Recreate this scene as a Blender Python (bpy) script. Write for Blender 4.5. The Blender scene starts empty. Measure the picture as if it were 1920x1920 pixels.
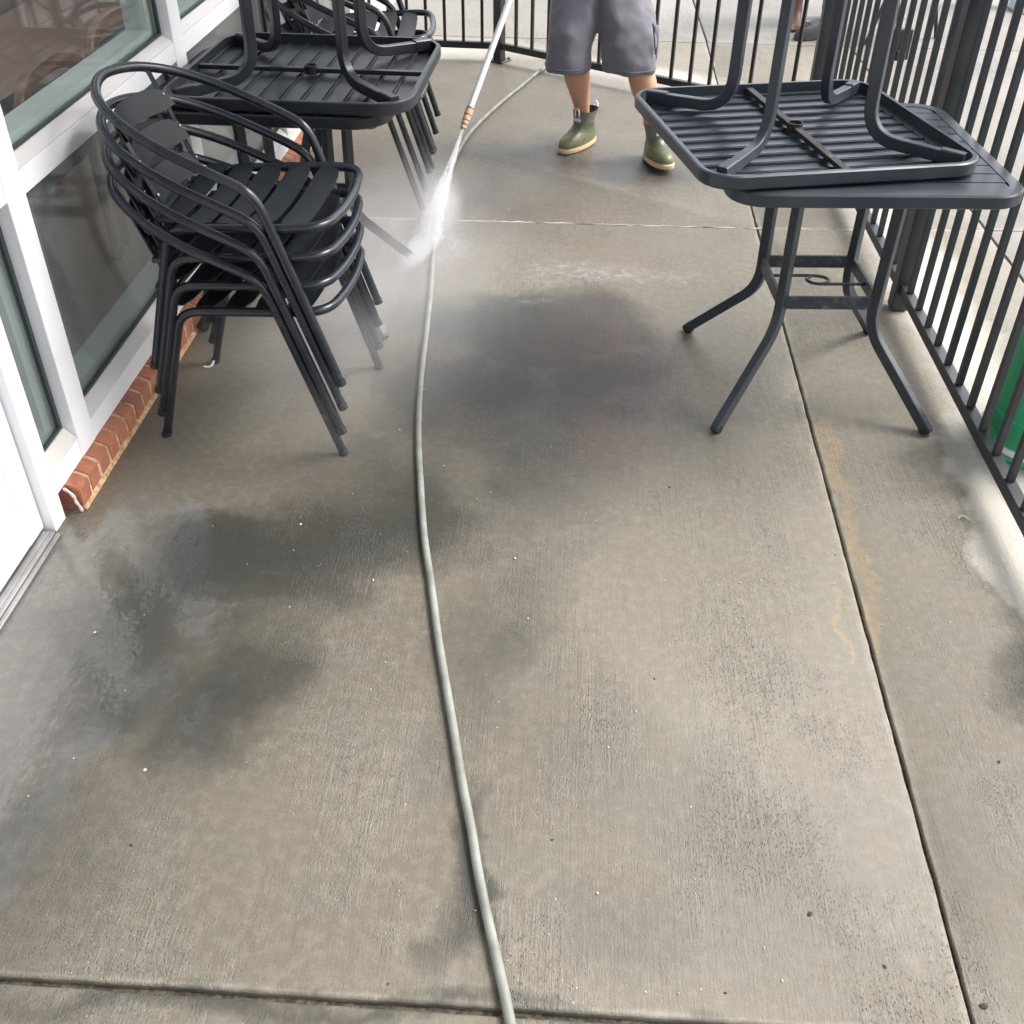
import bpy, bmesh, math, random
from mathutils import Vector, Matrix, Euler
R = math.radians
random.seed(7)
SC = bpy.context.scene

# ------------------------------------------------------------------ camera
cam_d = bpy.data.cameras.new('camera'); cam = bpy.data.objects.new('camera', cam_d)
SC.collection.objects.link(cam); SC.camera = cam
cam_d.sensor_width = 36.0; cam_d.lens = 36.0 * 1952.0 / 1920.0
cam_d.clip_start = 0.02; cam_d.clip_end = 400
f_, c_ = 1952.0, 960.0
vd = Vector((1110 - c_, 570 + c_, -f_)).normalized()       # direction along the patio, camera space
vz = -Vector((930 - c_, -(3450 - c_), -f_)).normalized()   # up, camera space
vy = (vd - vd.dot(vz) * vz).normalized(); vx = vy.cross(vz)
cam.matrix_world = Matrix.Translation((0, 0, 1.6)) @ Matrix((vx, vy, vz)).to_4x4()

# ------------------------------------------------------------------ world, sun, exposure
W = bpy.data.worlds.new('World'); SC.world = W; W.use_nodes = True
nt = W.node_tree; nt.nodes.clear()
sky = nt.nodes.new('ShaderNodeTexSky'); sky.sky_type = 'NISHITA'; sky.sun_disc = False
SUN_EL, SUN_AZ = 50.0, 70.0     # light from the right, a little from ahead
sky.sun_elevation = R(SUN_EL); sky.sun_rotation = R(SUN_AZ)
sky.air_density = 1.0; sky.dust_density = 4.0; sky.ozone_density = 1.0
hs = nt.nodes.new('ShaderNodeHueSaturation'); hs.inputs['Saturation'].default_value = 0.40
bg = nt.nodes.new('ShaderNodeBackground'); bg.inputs['Strength'].default_value = 0.15
wo = nt.nodes.new('ShaderNodeOutputWorld')
nt.links.new(sky.outputs[0], hs.inputs['Color']); nt.links.new(hs.outputs[0], bg.inputs[0]); nt.links.new(bg.outputs[0], wo.inputs[0])
sd = bpy.data.lights.new('sun', 'SUN'); sd.energy = 1.0; sd.angle = R(25); sd.color = (1.0, 0.96, 0.9)
so = bpy.data.objects.new('sun', sd); SC.collection.objects.link(so)
so.rotation_euler = Vector((math.sin(R(SUN_AZ)) * math.cos(R(SUN_EL)), math.cos(R(SUN_AZ)) * math.cos(R(SUN_EL)), math.sin(R(SUN_EL)))).to_track_quat('Z', 'Y').to_euler()
SC.view_settings.view_transform = 'Standard'; SC.view_settings.look = 'None'
SC.view_settings.gamma = 1; SC.view_settings.use_curve_mapping = False
SC.view_settings.exposure = 1.66
SC.render.engine = 'CYCLES'
SC.cycles.volume_bounces = 2

# ------------------------------------------------------------------ helpers
def tag(o, label=None, cat=None, group=None, kind=None):
    if label: o['label'] = label
    if cat: o['category'] = cat
    if group: o['group'] = group
    if kind: o['kind'] = kind
    return o
def empty(name, loc=(0, 0, 0), rz=0.0, label=None, cat=None, group=None, kind=None):
    o = bpy.data.objects.new(name, None); SC.collection.objects.link(o)
    o.location = loc; o.rotation_euler = (0, 0, rz); o.empty_display_size = 0.1
    return tag(o, label, cat, group, kind)
def link(name, me, parent=None, loc=None, rot=None):
    o = bpy.data.objects.new(name, me); SC.collection.objects.link(o)
    if parent: o.parent = parent
    if loc: o.location = loc
    if rot: o.rotation_euler = rot
    return o
def mesh(name, bm, mat, smooth=True, ang=35, fix=True):
    if fix: bmesh.ops.recalc_face_normals(bm, faces=bm.faces)
    me = bpy.data.meshes.new(name); bm.to_mesh(me); bm.free()
    for m in (mat if isinstance(mat, (list, tuple)) else [mat]): me.materials.append(m)
    if smooth:
        me.shade_smooth()
        me.set_sharp_from_angle(angle=R(ang))
    return me
def obj(name, bm, mat, parent=None, loc=None, rot=None, smooth=True, ang=35):
    return link(name, mesh(name, bm, mat, smooth, ang), parent, loc, rot)
def copy_tree(o, parent=None):
    c = o.copy(); SC.collection.objects.link(c); c.parent = parent
    for ch in [x for x in o.children]: copy_tree(ch, c)
    return c
def box(bm, x0, x1, y0, y1, z0, z1, bev=0.0, M=None, mi=0):
    vs = [bm.verts.new((x, y, z)) for x in (x0, x1) for y in (y0, y1) for z in (z0, z1)]
    fs = [bm.faces.new([vs[i] for i in q]) for q in ((0, 1, 3, 2), (4, 6, 7, 5), (0, 4, 5, 1), (2, 3, 7, 6), (0, 2, 6, 4), (1, 5, 7, 3))]
    for f in fs: f.material_index = mi
    if bev:
        es = set(e for f in fs for e in f.edges)
        r = bmesh.ops.bevel(bm, geom=list(es), offset=bev, segments=1, affect='EDGES', profile=0.7)
        for f in r['faces']: f.material_index = mi
        vs = list(set(v for f in r['faces'] for v in f.verts))
    if M: bmesh.ops.transform(bm, matrix=M, verts=list(set(vs)))
    return vs
def fillet(pts, r, n=5):
    """round the corners of an open polyline"""
    P = [Vector(p) for p in pts]; out = [P[0]]
    for i in range(1, len(P) - 1):
        rr = r[i - 1] if isinstance(r, (list, tuple)) else r
        a, b, c = P[i - 1], P[i], P[i + 1]
        d1 = min(rr, (b - a).length * .49); d2 = min(rr, (c - b).length * .49)
        p, q = b + (a - b).normalized() * d1, b + (c - b).normalized() * d2
        for k in range(n + 1):
            t = k / n; out.append((1 - t) ** 2 * p + 2 * t * (1 - t) * b + t * t * q)
    out.append(P[-1]); return out
def spline(pts, n=6):
    P = [Vector(p) for p in pts]; P = [2 * P[0] - P[1]] + P + [2 * P[-1] - P[-2]]; out = []
    for i in range(1, len(P) - 2):
        a, b, c, d = P[i - 1:i + 3]
        for k in range(n):
            t = k / n
            out.append(.5 * ((2 * b) + (c - a) * t + (2 * a - 5 * b + 4 * c - d) * t * t + (3 * b - a - 3 * c + d) * t ** 3))
    out.append(P[-2]); return out
def circ(r, n=10, ry=None): return [(r * math.cos(2 * math.pi * k / n), (ry or r) * math.sin(2 * math.pi * k / n)) for k in range(n)]
def sq(w, h, c=.003):
    w /= 2; h /= 2
    return [(w, -h + c), (w, h - c), (w - c, h), (-w + c, h), (-w, h - c), (-w, -h + c), (-w + c, -h), (w - c, -h)]
def sweep(bm, pts, sec, closed=False, up=None, radii=None, cap=True, dome=False):
    P = [Vector(p) for p in pts]; n = len(P); T = []
    for i in range(n):
        if closed: t = P[(i + 1) % n] - P[i - 1]
        else: t = P[min(i + 1, n - 1)] - P[max(i - 1, 0)]
        T.append(t.normalized())
    u = Vector(up) if up else (Vector((0, 0, 1)) if abs(T[0].z) < .9 else Vector((0, 1, 0)))
    rings = []
    x = (u - u.dot(T[0]) * T[0]).normalized()
    for i in range(n):
        if up:
            x = (Vector(up) - Vector(up).dot(T[i]) * T[i])
            x = x.normalized() if x.length > 1e-4 else prev
        else: x = (x - x.dot(T[i]) * T[i]).normalized()
        prev = x; y = T[i].cross(x); s = radii[i] if radii else 1.0
        rings.append([bm.verts.new(P[i] + x * (b * s) + y * (a * s)) for a, b in sec])
    m = len(sec); fl = []
    for i in range(n if closed else n - 1):
        A, B = rings[i], rings[(i + 1) % n]
        for k in range(m): fl.append(bm.faces.new((A[k], A[(k + 1) % m], B[(k + 1) % m], B[k])))
    if cap and not closed:
        for rg, e, t in ((rings[0], P[0], -T[0]), (rings[-1], P[-1], T[-1])):
            if dome:
                r = max((v.co - e).length for v in rg)
                v = bm.verts.new(e + t * r * .5)
                for k in range(m): fl.append(bm.faces.new((rg[k], rg[(k + 1) % m], v)))
            else: fl.append(bm.faces.new(rg))
    return fl
def lathe(bm, prof, n=24, M=None, cap=True):
    rings = []; allv = []
    for r, z in prof:
        rings.append([bm.verts.new((r * math.cos(2 * math.pi * k / n), r * math.sin(2 * math.pi * k / n), z)) for k in range(n)]); allv += rings[-1]
    for a, b in zip(rings, rings[1:]):
        for k in range(n): bm.faces.new((a[k], a[(k + 1) % n], b[(k + 1) % n], b[k]))
    if cap: bm.faces.new(rings[0]); bm.faces.new(rings[-1])
    if M: bmesh.ops.transform(bm, matrix=M, verts=allv)
def loft(bm, rings, cap=True, mi=None):
    rv = [[bm.verts.new(p) for p in r] for r in rings]; m = len(rv[0])
    for i, (a, b) in enumerate(zip(rv, rv[1:])):
        for k in range(m):
            f = bm.faces.new((a[k], a[(k + 1) % m], b[(k + 1) % m], b[k]))
            if mi: f.material_index = mi[i]
    if cap:
        f = bm.faces.new(rv[0]); g = bm.faces.new(rv[-1])
        if mi: f.material_index = mi[0]; g.material_index = mi[-1]
def rrect(hx, hy, r, n=6):
    out = []
    for cx, cy, a0 in ((hx - r, hy - r, 0), (-hx + r, hy - r, 90), (-hx + r, -hy + r, 180), (hx - r, -hy + r, 270)):
        for k in range(n + 1):
            a = R(a0 + 90 * k / n); out.append((cx + r * math.cos(a), cy + r * math.sin(a)))
    return out

# ------------------------------------------------------------------ materials
def mat(name, col, rough=.5, metal=0.0, spec=.5, coat=0.0):
    m = bpy.data.materials.new(name); m.use_nodes = True; b = m.node_tree.nodes['Principled BSDF']
    b.inputs['Base Color'].default_value = (*col, 1); b.inputs['Roughness'].default_value = rough
    b.inputs['Metallic'].default_value = metal; b.inputs['Specular IOR Level'].default_value = spec
    b.inputs['Coat Weight'].default_value = coat
    return m
class NT:
    def __init__(s, m): s.t = m.node_tree; s.b = s.t.nodes['Principled BSDF']; s.m = m
    def n(s, typ, **kw):
        nd = s.t.nodes.new(typ)
        for k, v in kw.items():
            if k.startswith('_'): nd.inputs[k[1:].replace('_', ' ')].default_value = v
            else: setattr(nd, k, v)
        return nd
    def l(s, a, b): s.t.links.new(a, b)
    def ramp(s, fac, stops):
        r = s.n('ShaderNodeValToRGB'); e = r.color_ramp.elements
        while len(e) < len(stops): e.new(.5)
        for i, (p, c) in enumerate(stops): e[i].position = p; e[i].color = (*c, 1) if not isinstance(c, float) else (c, c, c, 1)
        s.l(fac, r.inputs[0]); return r.outputs[0]
    def math(s, op, a, b=None, clamp=False):
        m = s.n('ShaderNodeMath', operation=op, use_clamp=clamp)
        for i, v in enumerate((a, b)):
            if v is None: continue
            if isinstance(v, (int, float)): m.inputs[i].default_value = v
            else: s.l(v, m.inputs[i])
        return m.outputs[0]
    def mix(s, fac, a, b, blend='MIX'):
        m = s.n('ShaderNodeMix', data_type='RGBA', blend_type=blend)
        for i, v in ((0, fac), (6, a), (7, b)):
            if isinstance(v, (int, float)): m.inputs[i].default_value = v if i == 0 else (v, v, v, 1)
            elif isinstance(v, tuple): m.inputs[i].default_value = (*v, 1)
            else: s.l(v, m.inputs[i])
        return m.outputs[2]
    def pos(s): return s.n('ShaderNodeNewGeometry').outputs['Position']
    def tex(s): return s.n('ShaderNodeTexCoord').outputs['Object']
    def noise(s, vec, scale, detail=4, rough=.55, sc=None, col=False):
        if sc:
            mp = s.n('ShaderNodeMapping'); mp.inputs['Scale'].default_value = sc; s.l(vec, mp.inputs[0]); vec = mp.outputs[0]
        nn = s.n('ShaderNodeTexNoise'); nn.inputs['Scale'].default_value = scale; nn.inputs['Detail'].default_value = detail
        nn.inputs['Roughness'].default_value = rough; s.l(vec, nn.inputs['Vector']); return nn.outputs['Color' if col else 'Fac']
    def bump(s, h, strength, dist, prev=None):
        b = s.n('ShaderNodeBump'); b.inputs['Strength'].default_value = strength; b.inputs['Distance'].default_value = dist
        s.l(h, b.inputs['Height'])
        if prev: s.l(prev, b.inputs['Normal'])
        return b.outputs[0]

def coated(name, col, dirt, rough=.38, speck=1.0):
    """powder coated metal with water spots and dust"""
    m = mat(name, col, rough); t = NT(m); p = t.pos()
    a = t.noise(p, 9, 5); b = t.noise(p, 260, 2)
    c = t.mix(t.ramp(a, [(.40, 0.0), (.72, 1.0)]), col, dirt)
    sp = t.ramp(b, [(.70, 0.0), (.76, 1.0)])
    c = t.mix(t.math('MULTIPLY', sp, .35 * speck), c, (.30, .31, .33))
    t.l(c, t.b.inputs['Base Color'])
    t.l(t.math('ADD', t.math('MULTIPLY', a, .25), rough - .12), t.b.inputs['Roughness'])
    t.l(t.bump(t.noise(p, 900, 2), .12, .0006), t.b.inputs['Normal'])
    return m
M_CHAIR = coated('charcoal powder coat', (.014, .018, .025), (.022, .026, .033), .24)
M_SLAT = coated('charcoal slat coat', (.010, .013, .017), (.016, .019, .023), .5)
M_TABLE = coated('slate table coat', (.029, .037, .048), (.043, .051, .062), .34)
M_TABLE_L = coated('dark table coat', (.011, .014, .019), (.022, .026, .032), .36)
M_RUST = mat('rusty bar', (.05, .04, .035), .6); t = NT(M_RUST)
t.l(t.ramp(t.noise(t.pos(), 60, 4), [(.50, (.014, .015, .018)), (.66, (.06, .04, .03)), (.78, (.22, .19, .17))]), t.b.inputs['Base Color'])
M_FENCE = coated('fence paint', (.026, .029, .035), (.042, .045, .050), .45, .5)  # lit copy of the railing paint, light and haze lifted into the colour
M_FENCE_SHADE = coated('shaded fence paint', (.010, .011, .012), (.016, .017, .018), .4, .3)  # same paint kept darker, shade of the far railings put into the colour
M_SLAT.node_tree.nodes['Principled BSDF'].inputs['Specular IOR Level'].default_value = .3
M_WORN = mat('chipped table paint', (.05, .05, .05), .45); t = NT(M_WORN)
t.l(t.ramp(t.noise(t.pos(), 38, 5, .65), [(.50, (.031, .040, .054)), (.64, (.10, .085, .075)), (.74, (.26, .24, .23))]), t.b.inputs['Base Color'])
M_CAP = mat('rubber cap', (.02, .02, .022), .6)
M_WHITE = mat('white aluminium', (.80, .80, .82), .35); t = NT(M_WHITE)
pp = t.pos(); t.l(t.mix(t.ramp(t.noise(pp, 3.5, 5), [(.35, 0.0), (.8, .5)]), (.90, .90, .92), (.72, .71, .70)), t.b.inputs['Base Color'])
M_WHITE.node_tree.nodes['Principled BSDF'].inputs['Roughness'].default_value = .3
M_WEDGE = mat('glazing bevel', (.60, .57, .55), .4)
M_GASKET = mat('black gasket', (.03, .04, .045), .5)
M_GREENIN = mat('pale inner frame', (.52, .55, .52), .6)
M_ALU = mat('worn aluminium threshold', (.36, .37, .38), .38, .7); t = NT(M_ALU)
t.l(t.mix(t.ramp(t.noise(t.pos(), 14, 5, sc=(1, .3, 1)), [(.4, 0.0), (.7, 1.0)]), (.42, .42, .42), (.22, .215, .20)), t.b.inputs['Base Color'])

def brick_mat():
    m = mat('red brick', (.40, .13, .08), .75); t = NT(m); p = t.pos()
    oi = t.n('ShaderNodeObjectInfo').outputs['Random']
    base = t.ramp(oi, [(0.0, (.40, .13, .07)), (.5, (.48, .175, .09)), (1.0, (.34, .11, .065))])
    c = t.mix(t.ramp(t.noise(p, 45, 5), [(.45, 0.0), (.75, .6)]), base, (.52, .26, .17))
    c = t.mix(t.ramp(t.noise(p, 220, 3), [(.58, 0.0), (.68, .7)]), c, (.16, .06, .045))
    c = t.mix(t.ramp(t.noise(p, 11, 5, .7), [(.45, 0.0), (.68, .65)]), c, (.20, .10, .075))
    t.l(c, t.b.inputs['Base Color']); t.l(t.bump(t.noise(p, 160, 4), .5, .002), t.b.inputs['Normal']); return m
M_BRICK = brick_mat()
M_MORTAR = mat('tan mortar', (.62, .40, .22), .9); t = NT(M_MORTAR)
t.l(t.ramp(t.noise(t.pos(), 50, 4), [(.32, (.26, .16, .09)), (.48, (.50, .31, .16)), (.72, (.66, .50, .34))]), t.b.inputs['Base Color'])
t.l(t.bump(t.noise(t.pos(), 250, 3), .6, .002), t.b.inputs['Normal'])
M_CAULK = mat('white sealant', (.60, .55, .48), .7)

def glass_mat(name, tint, ior=1.75, rough=.0, film=.12):
    m = bpy.data.materials.new(name); m.use_nodes = True; t = m.node_tree; t.nodes.clear()
    o = t.nodes.new('ShaderNodeOutputMaterial'); mx = t.nodes.new('ShaderNodeMixShader'); lw = t.nodes.new('ShaderNodeLayerWeight'); pw = t.nodes.new('ShaderNodeMath'); fr = t.nodes.new('ShaderNodeMath')
    tr = t.nodes.new('ShaderNodeBsdfTransparent'); gl = t.nodes.new('ShaderNodeBsdfGlossy')
    pw.operation = 'POWER'; pw.inputs[1].default_value = 4.0; fr.operation = 'MULTIPLY_ADD'; fr.inputs[1].default_value = ior; fr.inputs[2].default_value = .05
    t.links.new(lw.outputs['Facing'], pw.inputs[0]); t.links.new(pw.outputs[0], fr.inputs[0]); tr.inputs[0].default_value = (*tint, 1); gl.inputs['Roughness'].default_value = rough
    t.links.new(fr.outputs[0], mx.inputs[0]); t.links.new(tr.outputs[0], mx.inputs[1]); t.links.new(gl.outputs[0], mx.inputs[2]); df = t.nodes.new('ShaderNodeBsdfDiffuse'); df.inputs[0].default_value = (.55, .60, .62, 1)     # diffuse film put in as a pale veil lifting the dark panes
    nz = t.nodes.new('ShaderNodeTexNoise'); nz.inputs['Scale'].default_value = 2.2; nz.inputs['Detail'].default_value = 4
    gp = t.nodes.new('ShaderNodeNewGeometry'); t.links.new(gp.outputs['Position'], nz.inputs['Vector'])
    ml = t.nodes.new('ShaderNodeMath'); ml.operation = 'MULTIPLY'; ml.inputs[1].default_value = film * 2; t.links.new(nz.outputs['Fac'], ml.inputs[0])
    m2 = t.nodes.new('ShaderNodeMixShader'); t.links.new(ml.outputs[0], m2.inputs[0]); t.links.new(mx.outputs[0], m2.inputs[1]); t.links.new(df.outputs[0], m2.inputs[2])
    t.links.new(m2.outputs[0], o.inputs[0])
    return m
M_GLASS = glass_mat('window glass', (.93, .96, .94), .50, .01, .02)
M_GLASS_LOW = glass_mat('misted lower glass', (.78, .82, .80), .70, .08, .13)  # misted pane whose diffuse grey also stands in for reflected and inner light

# concrete ---------------------------------------------------------------
def concrete(name, wet=True):
    m = mat(name, (.3, .28, .25), .6); t = NT(m); P = t.pos()
    # distorted position so patch edges wander
    dn = t.noise(P, 3.2, 5, .6, col=True)
    vm = t.n('ShaderNodeVectorMath', operation='MULTIPLY_ADD'); t.l(dn, vm.inputs[0]); vm.inputs[1].default_value = (.34, .34, 0); vm.inputs[2].default_value = (-.17, -.17, 0)
    va = t.n('ShaderNodeVectorMath', operation='ADD'); t.l(P, va.inputs[0]); t.l(vm.outputs[0], va.inputs[1]); D = va.outputs[0]
    def blob(x, y, rx, ry, rot=0, src=None):
        mp = t.n('ShaderNodeMapping', vector_type='TEXTURE'); mp.inputs['Location'].default_value = (x, y, 0)
        mp.inputs['Rotation'].default_value = (0, 0, R(rot)); mp.inputs['Scale'].default_value = (rx, ry, 50)
        t.l(src or D, mp.inputs[0]); g = t.n('ShaderNodeTexGradient', gradient_type='SPHERICAL'); t.l(mp.outputs[0], g.inputs[0]); return g.outputs[1]
    def blobs(lst, src=None):
        acc = None
        for (x, y, rx, ry, rot, s) in lst:
            b = t.math('MULTIPLY', t.math('SMOOTHSTEP' if False else 'POWER', blob(x, y, rx, ry, rot, src), .8), s)
            acc = b if acc is None else t.math('MAXIMUM', acc, b)
        return acc
    n_big = t.noise(P, 1.1, 6, .6); n_mid = t.noise(P, 5.5, 6, .62); n_small = t.noise(P, 42, 5, .65)
    if wet:
        c = t.mix(t.ramp(n_big, [(.33, 0.0), (.68, 1.0)]), (.152, .132, .096), (.188, .167, .127))
    else:
        c = t.mix(t.ramp(n_big, [(.33, 0.0), (.68, 1.0)]), (.190, .178, .158), (.235, .220, .196))
    c = t.mix(t.ramp(n_mid, [(.36, .50), (.66, 0.0)]), c, t.mix(.5, c, (.17, .17, .155) if wet else (.20, .19, .17)))
    if wet:     # side light falloff painted in: wall side darker, rail side paler
        wall_shade = blobs([(-.95, 1.3, 1.5, 2.2, 0, 1.0), (-.5, 4.2, 1.5, 2.4, 0, .55)])
        c = t.mix(t.ramp(wall_shade, [(.12, 0.0), (.75, 1.0)]), c, t.mix(1.0, c, (.80, .80, .79), 'MULTIPLY'))
        lit_patches = blobs([(.55, 1.5, .75, 1.7, 0, 1.0), (.95, 2.6, .5, 1.6, 0, .7), (-.33, 1.25, .22, .34, -35, .55), (-.62, 2.45, .34, .3, 0, .5)])
        c = t.mix(t.ramp(lit_patches, [(.05, 0.0), (.8, .30)]), c, (.215, .200, .158))
    # broom streaks along the patio; worn patches with open pits
    st = t.noise(P, 210, 3, .6, sc=(1, .018, 1)); st2 = t.noise(P, 300, 3, .7, sc=(1, .2, 1))
    worn = t.ramp(t.noise(P, 3.4, 5, .6, sc=(1, .6, 1)), [(.47, 0.0), (.62, 1.0)])
    band = t.math('ADD', t.math('MULTIPLY', worn, .75), .25)
    mpv = t.n('ShaderNodeMapping'); mpv.inputs['Scale'].default_value = (1, .55, 1); t.l(P, mpv.inputs[0])
    vo = t.n('ShaderNodeTexVoronoi'); vo.inputs['Scale'].default_value = 300; t.l(mpv.outputs[0], vo.inputs['Vector'])
    sv = t.n('ShaderNodeSeparateColor'); t.l(vo.outputs['Color'], sv.inputs[0])
    pit = t.math('MULTIPLY', t.ramp(vo.outputs['Distance'], [(.20, 1.0), (.50, 0.0)]), t.ramp(sv.outputs[0], [(.45, 0.0), (.80, 1.0)]))
    c = t.mix(t.math('MULTIPLY', t.ramp(st, [(.45, 0.0), (.62, 1.0)]), t.math('MULTIPLY', band, .60)), c, t.mix(.6, c, (.05, .047, .04)))
    c = t.mix(t.math('MULTIPLY', pit, t.math('ADD', t.math('MULTIPLY', worn, .70), .12)), c, (.050, .060, .048))
    crumb = t.ramp(t.noise(P, 260, 3, .6), [(.60, 0.0), (.68, 1.0)])
    c = t.mix(t.math('MULTIPLY', crumb, t.math('ADD', t.math('MULTIPLY', worn, .42), .08)), c, (.46, .43, .37))
    c = t.mix(t.math('MULTIPLY', t.ramp(n_small, [(.45, 0.0), (.75, 1.0)]), .22), c, (.40, .37, .32))
    c = t.mix(t.math('MULTIPLY', t.ramp(t.noise(P, 330, 2, .5), [(.66, 0.0), (.73, 1.0)]), .55), c, (.09, .085, .075))
    c = t.mix(t.math('MULTIPLY', t.ramp(t.noise(P, 210, 2, .5), [(.72, 0.0), (.78, 1.0)]), .45), c, (.60, .58, .54))
    if wet:     # pale eased lips either side of the long joint
        sp_ = t.n('ShaderNodeSeparateXYZ'); t.l(P, sp_.inputs[0])
        dj = t.math('ABSOLUTE', t.math('SUBTRACT', sp_.outputs[0], t.math('ADD', t.math('MULTIPLY', sp_.outputs[1], .0156), .664)))
        lip = t.ramp(t.math('ADD', t.math('MULTIPLY', dj, 18), t.math('MULTIPLY', t.noise(P, 12, 4), .5)), [(.30, 1.0), (.62, 0.0)])
        dn_ = t.math('ABSOLUTE', t.math('SUBTRACT', sp_.outputs[1], .80)); lip2 = t.ramp(t.math('ADD', t.math('MULTIPLY', dn_, 40), t.math('MULTIPLY', t.noise(P, 9, 4), .9)), [(.38, 1.0), (.70, 0.0)])
        c = t.mix(t.math('MULTIPLY', t.math('MAXIMUM', lip, lip2), t.math('MULTIPLY', t.ramp(n_small, [(.3, .4), (.65, 1.0)]), .42)), c, (.40, .37, .31))
    rough = t.ramp(n_mid, [(.3, .50), (.7, .66)])
    if wet:
        dark = blobs([(-.06, 3.00, .42, .34, 0, 1.6), (-.22, 3.04, .36, .26, 20, 1.3), (-.28, 2.62, .32, .46, 0, .85), (.10, 2.70, .26, .38, -25, .9), (-.08, 2.2, .30, .42, 10, .52),
                      (-.74, 1.80, .34, .20, 12, 1.5), (-.86, 1.52, .16, .30, 10, 1.3), (-.50, 1.90, .50, .24, 30, 1.25), (-.66, 1.40, .16, .30, -20, 1.1), (-.84, 1.50, .34, .34, 0, .8),
                      (-.13, 1.03, .05, .20, -8, 1.0), (.14, .96, .18, .12, 10, .28), (-1.05, .98, .34, .42, 0, .7), (-.40, 2.15, .34, .3, 0, .55), (-.12, 1.6, .14, .5, -10, .42), (.06, 1.28, .22, .3, 0, .25),
                      (.02, 4.4, .7, .5, 0, .42), (-.35, 4.1, .5, .5, 0, .5), (1.02, 1.55, .12, .16, 0, .8), (.42, 1.1, .4, .3, 0, .25), (.45, 3.0, .4, .5, 0, .22),
                      (.28, 4.42, .3, .20, 0, 1.0), (-.05, 4.78, .22, .2, 0, .6), (-.42, 2.05, .40, .16, 25, .8), (-1.05, 1.15, .2, .35, 0, .4), (.85, 2.6, .22, .14, 0, .35), (.40, 2.55, .16, .10, 0, .35), (-.35, .78, 1.3, .035, 0, .6)])
        dk = t.math('MULTIPLY', dark, t.ramp(n_mid, [(.32, 1.15), (.68, .55)]), True)
        dk = t.ramp(dk, [(0.0, 0.0), (.55, .85), (1.0, 1.0)])
        c = t.mix(t.math('MULTIPLY', dk, 1.0), c, t.mix(.86, c, (.026, .027, .025)))
        pur = blobs([(.14, 2.82, .26, .46, 10, 1.3), (.16, 2.42, .14, .34, 0, .9)])
        c = t.mix(t.math('MULTIPLY', pur, .9), c, t.mix(1.0, c, (1.12, .88, .86), 'MULTIPLY'))
        # brown damp cast in the far part
        far = blobs([(-.1, 5.1, 2.2, 1.6, 0, 1.0), (-.2, 3.9, 1.2, .8, 0, .6), (.1, 2.9, .3, .35, 0, .6)], P)
        c = t.mix(t.math('MULTIPLY', far, .45), c, t.mix(1.0, c, (.80, .68, .56), 'MULTIPLY'))
        foam = blobs([(.06, 3.42, .34, .11, 3, 1.2), (.30, 3.40, .25, .08, 8, .8), (-.10, 3.22, .14, .06, 0, .6)])  # pale glint on the wet floor painted in, broken up like foam
        glint = t.math('MULTIPLY', t.ramp(foam, [(.1, 0.0), (.8, 1.0)]), t.ramp(t.noise(P, 26, 5, .7), [(.44, .03), (.68, .60)]))
        c = t.mix(glint, c, (.36, .35, .33))
        # pale dry margins: along the fence, beyond the wash line
        dry = blobs([(1.09, 2.02, .085, .62, -3, 1.6), (1.06, 1.62, .06, .5, 3, .8), (.45, 5.9, 1.1, .22, -33, .8), (-.9, 6.35, .9, .30, 0, .8), (1.25, 3.4, .16, 3, 0, .9)])
        c = t.mix(t.ramp(dry, [(0.05, 0.0), (.75, .85)]), c, t.mix(t.math('MULTIPLY', n_small, .5), (.42, .40, .355), (.33, .315, .28)))
        yl = blobs([(.745, 2.32, .035, .22, 0, 1.0), (.735, 1.98, .03, .26, 0, .8), (.732, 1.74, .022, .12, 0, .9), (.655, 1.73, .012, .14, 0, .9), (.685, 2.3, .014, .7, 0, .4)],
                   None)
        c = t.mix(t.math('MULTIPLY', t.ramp(yl, [(0.05, 0.0), (.6, 1.0)]), t.math('MULTIPLY', t.ramp(n_small, [(.3, .3), (.7, 1.0)]), .42)), c, (.40, .27, .11))
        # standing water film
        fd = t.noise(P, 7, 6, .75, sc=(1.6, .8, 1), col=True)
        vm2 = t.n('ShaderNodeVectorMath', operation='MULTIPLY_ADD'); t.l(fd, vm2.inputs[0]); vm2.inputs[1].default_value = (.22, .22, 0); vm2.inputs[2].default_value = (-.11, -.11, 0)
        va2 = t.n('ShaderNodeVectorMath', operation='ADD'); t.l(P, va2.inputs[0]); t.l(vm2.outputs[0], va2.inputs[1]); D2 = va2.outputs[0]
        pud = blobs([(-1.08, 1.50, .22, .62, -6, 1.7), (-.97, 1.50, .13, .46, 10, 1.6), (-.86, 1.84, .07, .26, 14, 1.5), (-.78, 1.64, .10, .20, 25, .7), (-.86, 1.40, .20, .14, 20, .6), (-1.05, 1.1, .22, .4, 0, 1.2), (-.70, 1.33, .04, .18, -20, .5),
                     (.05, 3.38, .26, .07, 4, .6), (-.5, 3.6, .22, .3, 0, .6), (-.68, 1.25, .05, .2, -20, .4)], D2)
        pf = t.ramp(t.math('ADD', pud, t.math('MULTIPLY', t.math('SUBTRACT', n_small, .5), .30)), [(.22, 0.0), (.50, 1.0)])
        c = t.mix(t.math('MULTIPLY', t.math('MULTIPLY', pf, .20), t.math('SUBTRACT', 1.0, t.math('MULTIPLY', dk, .85))), c, (.19, .20, .235))  # bluish sheen of the film painted into the base colour
        damp = blobs([(-.3, 2.2, 1.5, 2.4, 0, 1.3), (0, 4.4, 1.6, 2.2, 0, 1.0)], P)
        rough = t.mix(t.ramp(damp, [(.1, 0.0), (.8, .75)]), rough, .33)
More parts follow.
